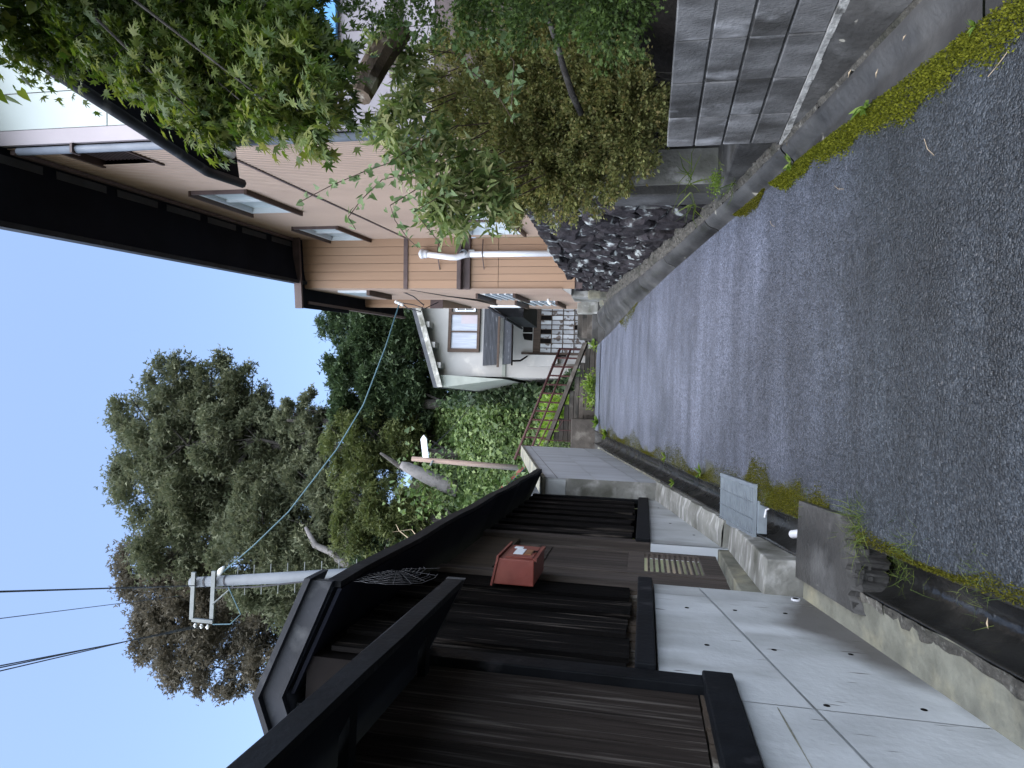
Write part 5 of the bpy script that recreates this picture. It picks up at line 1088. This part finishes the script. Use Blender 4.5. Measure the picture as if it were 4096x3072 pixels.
# ------------------------------------------------------------------ the wooded hill
n = 56000
X_ = RNG.uniform(-9.5,2.4,n); Y_ = 23.0+RNG.random(n)*15; Z_ = np.array([terrain(x,y) for x,y in zip(X_,Y_)]); k = Z_ > 1.3
bump = .9*np.sin(X_*1.1+Y_*.5)+.7*np.sin(X_*.6-Y_*1.3+1)+.4*np.sin(X_*2.7+Y_*2.1)
P_ = np.column_stack([X_,Y_,Z_+.15+.55*RNG.random(n)+.45*np.maximum(0,bump)])[k]
leaves('vine_cover', P_, RNG.normal(size=(len(P_),3))*.6+[0,-.9,-.25], RNG.uniform(.10,.26,len(P_)), 'heart', LM['kudzu'], kind='stuff', nrm=RNG.normal(size=(len(P_),3))*.5+[0,-.6,.9], label='bright green kudzu covering the steep slope')
n = 7000; X_ = RNG.uniform(-.2,1.35,n); Y_ = RNG.uniform(24,36,n); Z_ = 1.6+RNG.random(n)*np.array([max(.5, min(9.5, .80*(y-22.5))) for y in Y_])*(1-.25*np.clip(X_,0,1.3)); k = (X_ < .95)|(Y_ < 25.3)|(Z_ < 3)
P_ = np.column_stack([X_,Y_,Z_])[k]; leaves('vine_cover', P_, RNG.normal(size=(len(P_),3))*.6+[-.2,-.9,-.25], RNG.uniform(.16,.32,len(P_)), 'heart', LM['dark'], kind='stuff', label='dark vines climbing beside the white house')
n = 5000; X_ = RNG.uniform(-3.4,.3,n); Y_ = RNG.uniform(20,23.2,n); P_ = np.column_stack([X_,Y_,1.5+RNG.random(n)*1.2+.25*(Y_-20)])
o = leaves('bank_weeds', P_, RNG.normal(size=(n,3))*.6+[0,-.3,.7], RNG.uniform(.12,.3,n), 'lance', LM['weed'], kind='stuff', width=2.2, label='bright weeds on the bank behind the railing', rnd=RNG.random(n)*.8)
def tree(name, lobes, n, size, m, label, cat='tree', trunk=None, limbs=12, tmpl='sprig', group=None, bark='bark', sub=16, subr=.34, tr=.35):
    L = np.array(lobes); c = L[:,:3].mean(0); base = trunk[0] if trunk else (c[0], c[1], terrain(c[0], c[1])-.3)
    t = plant(name, base, label, cat, group)
    path = trunk or [base, (c[0],c[1],(base[2]+c[2])/2), (c[0],c[1],L[:,2].max())]
    MB().tube(path, [tr*(1-.75*i/(len(path)-1)) for i in range(len(path))], 9).build('trunk', MT[bark], t, smooth=True)
    b = MB()
    for x,y,z,r in lobes:
        k = min(range(len(path)), key=lambda q: (Vector(path[q])-Vector((x,y,z-r*1.4))).length); k2 = max(0, k-1); s_ = Vector(path[k]).lerp(Vector(path[k2]), random.random()*.8)
        e = Vector((x,y,z+r*.3)); md = s_.lerp(e,.55)+Vector((random.uniform(-.3,.3),random.uniform(-.3,.3),-.12*(e-s_).length*.5))
        b.tube([s_,md,e], [tr*.26,tr*.15,.03], 6, cap=False)
        for q in range(5):
            u_ = Vector((random.gauss(0,1),random.gauss(0,1),random.gauss(.3,.8))).normalized()*r*.9; b.tube([md.lerp(e,random.uniform(.3,.9)), Vector((x,y,z))+u_], [tr*.13,.015], 5, cap=False)
    b.build('branch', MT[bark], t)
    P_, D_ = lobe_points(lobes, n, sub, .62, .9, subr)
    leaves('crown', P_, D_+np.array([0,-.15,.1]), RNG.uniform(.6,1.2,len(P_))*size, tmpl, LM[m], t, kind='stuff'); return t
CROWN_A = [(-2.0,44.0,35.59,2.47),(-5.15,44.0,36.25,2.31),(.26,44.0,33.65,2.15),(.35,44.0,30.6,2.31),(.42,44.0,28.01,1.65),(-3.36,43.0,33.03,2.97),(-2.85,45.0,29.43,2.64),(-7.78,45.0,34.43,3.14),(-6.66,43.0,30.63,2.81),(-5.59,44.0,27.31,1.98),(-2.88,42.0,23.97,1.42),(-1.83,42.0,22.93,1.26),(-10.4,44.0,33.05,3.14),(-9.59,44.0,29.08,2.47)]
CROWN_B = [(-13.16,47.0,36.95,3.0),(-16.37,48.0,36.32,2.82),(-18.78,47.0,33.59,3.0),(-20.95,47.0,30.92,2.12),(-18.49,46.0,30.63,2.29),(-14.83,47.0,34.02,2.82),(-16.25,48.0,28.66,2.64),(-18.08,47.0,26.51,2.29),(-20.39,47.0,27.42,1.59),(-19.56,47.0,24.82,1.41),(-19.08,47.0,36.61,1.94)]
CROWN_C = [(-7.9,40.0,23.81,2.25),(-9.68,40.0,21.98,2.55),(-7.68,40.0,20.35,2.4),(-11.39,40.0,23.63,2.25),(-11.96,41.0,21.01,2.55),(-10.27,39.0,19.38,2.1),(-13.28,40.0,18.41,1.95),(-14.29,40.0,20.9,1.65),(-6.26,40.0,23.01,1.8),(-10.73,40.0,25.43,1.8)]
DARK_A = [(3.92,37.0,15.73,1.53),(2.01,37.0,16.89,1.25),(2.19,37.0,15.04,1.53),(3.8,37.0,13.89,1.39),(2.66,37.0,13.25,1.25)]
DARK_B = [(.54,36.0,16.07,1.48),(.59,36.0,14.42,1.48),(-.73,36.0,16.31,1.08),(.49,36.0,13.09,1.22),(-.81,36.0,14.51,1.35),(-.75,36.0,12.75,1.22)]
DARK_C = [(4.45,38.0,18.58,1.0),(4.16,38.0,17.44,1.28),(4.66,38.0,12.76,1.28),(5.08,38.0,14.94,1.28)]
MID_D = [(-2.51,35.0,16.07,1.44),(-2.17,35.0,14.63,1.58),(-3.78,35.0,14.27,1.44),(-2.36,35.0,12.9,1.31),(-3.86,35.0,15.72,1.18),(-3.56,35.0,12.57,1.05),(-2.0,37.0,13.3,1.2),(-1.7,36.0,12.3,1.1),(-2.8,37.0,13.8,1.2)]
MID_E = [(-5.39,33.0,14.06,1.48),(-5.3,33.0,12.57,1.36),(-6.7,33.0,12.78,1.48),(-6.84,33.0,14.68,1.24),(-6.24,33.0,11.46,1.24),(-4.93,33.0,10.72,.87)]
MID_F = [(-1.07,38.0,21.27,.85),(-.72,38.0,19.8,1.0),(-1.58,38.0,18.63,1.14),(-2.23,38.0,20.06,1.0)]
tree('big_tree', CROWN_A+[(-4.2,45.0,31.5,2.6),(-6.0,45.5,33.0,2.6),(-1.2,44.5,31.6,2.2),(-4.4,45.0,27.0,2.0),(-2.3,43.0,26.2,1.5),(-7.2,45.0,28.4,2.2),(-4.0,43.0,24.6,1.6),(-8.6,44.5,31.8,2.6),(-5.0,44,34.2,2.4),(-1.6,44,29.0,1.9),(-6.4,44,25.6,1.9),(-1.0,44,27.0,1.4),(-3.4,42,21.6,1.3),(-3.1,41.2,28.0,2.0),(-3.6,41.2,30.6,2.2),(-2.6,41.0,25.6,1.3),(-5.0,42,22.6,1.7)], 125000, .34, 'oak', 'huge dark green spreading tree towering behind the lane', trunk=[(-3.6,42,11),(-3.4,42,18.2),(-3.3,42,23),(-3.1,42.5,28),(-3.6,44,33)], bark='bark', tr=.62)
tree('big_tree', CROWN_B+[(-13.5,46,31.0,2.4),(-15.5,46,31.8,2.2),(-12.0,46,34.5,2.4),(-14.6,47,28.2,2.4),(-17.2,47,33.2,2.4)], 50000, .36, 'oakbrown', 'brownish airy tree crown behind the utility pole arms', trunk=[(-13,44,11),(-14,45,20),(-15.5,47,28),(-16,47,35)], tr=.5, subr=.30)
tree('big_tree', CROWN_C+[(-12.4,42,23.6,1.9),(-8.7,42,26.0,2.0),(-6.2,41,25.0,1.7),(-5.2,40,21.2,1.5),(-6.8,39,18.4,1.7),(-9.0,38.5,18.0,1.7),(-5.0,39,18.6,1.5),(-12.0,40,16.5,1.8),(-7.4,38,16.2,1.6),(-10.0,38,16.0,1.7)], 62000, .34, 'oak', 'dark green tree mass behind the utility pole shaft', trunk=[(-9.4,38,9),(-9.6,39,17),(-9.5,40,23)], tr=.45)
MB().tube([(-9.7,37.2,15.8),(-9.5,37.2,16.9),(-8.9,37.2,17.7),(-8.6,37.2,18.7),(-7.6,37.3,19.4)], [.30,.26,.22,.20,.1], 8).build('bare_limb', MT['pale_bark'], smooth=True, label='pale bare limb showing in the dark foliage above the gate roof', cat='branch')
tree('evergreen_tree', DARK_A, 20000, .30, 'dark', 'dark evergreen tree above the white house roof', sub=20)
tree('evergreen_tree', DARK_B, 20000, .30, 'dark', 'dark vine-hung evergreen left of the white house roof', sub=20)
tree('evergreen_tree', DARK_C, 13000, .22, 'dark', 'narrow dark tree half hidden by the brown house eave', sub=16)
tree('evergreen_tree', [(1.0,39,12.0,1.6),(2.0,39,12.7,1.7),(0,38,11,1.5),(1.5,39,10.2,1.7),(3.2,39,12.4,1.6),(.6,37.5,9.2,1.5)], 20000, .24, 'dark', 'dark evergreen mass showing just left of the white house roof edge', sub=20)
tree('hill_shrub', MID_D, 24000, .24, 'mid', 'olive green bushy tree behind the service cable', sub=20)
tree('hill_shrub', MID_E, 17000, .24, 'mid', 'olive green bushy tree behind the pale pruned trunk', sub=20)
tree('hill_shrub', MID_F, 8000, .24, 'oak', 'small dark crown at the foot of the huge tree', sub=10)
for i,(x,y,z,r) in enumerate(((-9.0,34,13.2,2.3),(-12,35,14.5,2.6),(-15.5,38,17.5,3.0))):
    tree('hill_shrub', [(x,y,z,r),(x+1.2,y-.5,z-1.2,r*.8),(x-1.0,y+.3,z-1.4,r*.8)], 16000, .26, 'dark', ('dark bush left of the pruned trunk above the gate roof','dark leafy tree behind the gate roof ridge','dark tree behind the lower pole')[i], sub=18)
# bare twigs around the pole foot
tw = plant('dead_vine', (-3.4,13.8,4.2), 'bare pale dead vine twigs tangled at the pole foot', 'vine')
prs = []
for k in range(26):
    a_ = Vector((-3.5+random.uniform(-.9,.4),13.8+random.uniform(-.3,.3),4.3+random.uniform(-.2,.3))); prs.append((a_, a_+Vector((random.uniform(-.7,.7),random.uniform(-.2,.2),random.uniform(.1,1.1)))))
twigs(prs, .014, .004, MT['twig'], 'twig', tw, .3)
twigs([((-5.9+random.uniform(-.8,.8),15,5.0), (-6.2+random.uniform(-1.2,1.2),15+random.uniform(-.3,.3),5.6+random.random()*1.4)) for _ in range(16)], .012, .003, MT['twig'], 'twig', tw, .25)
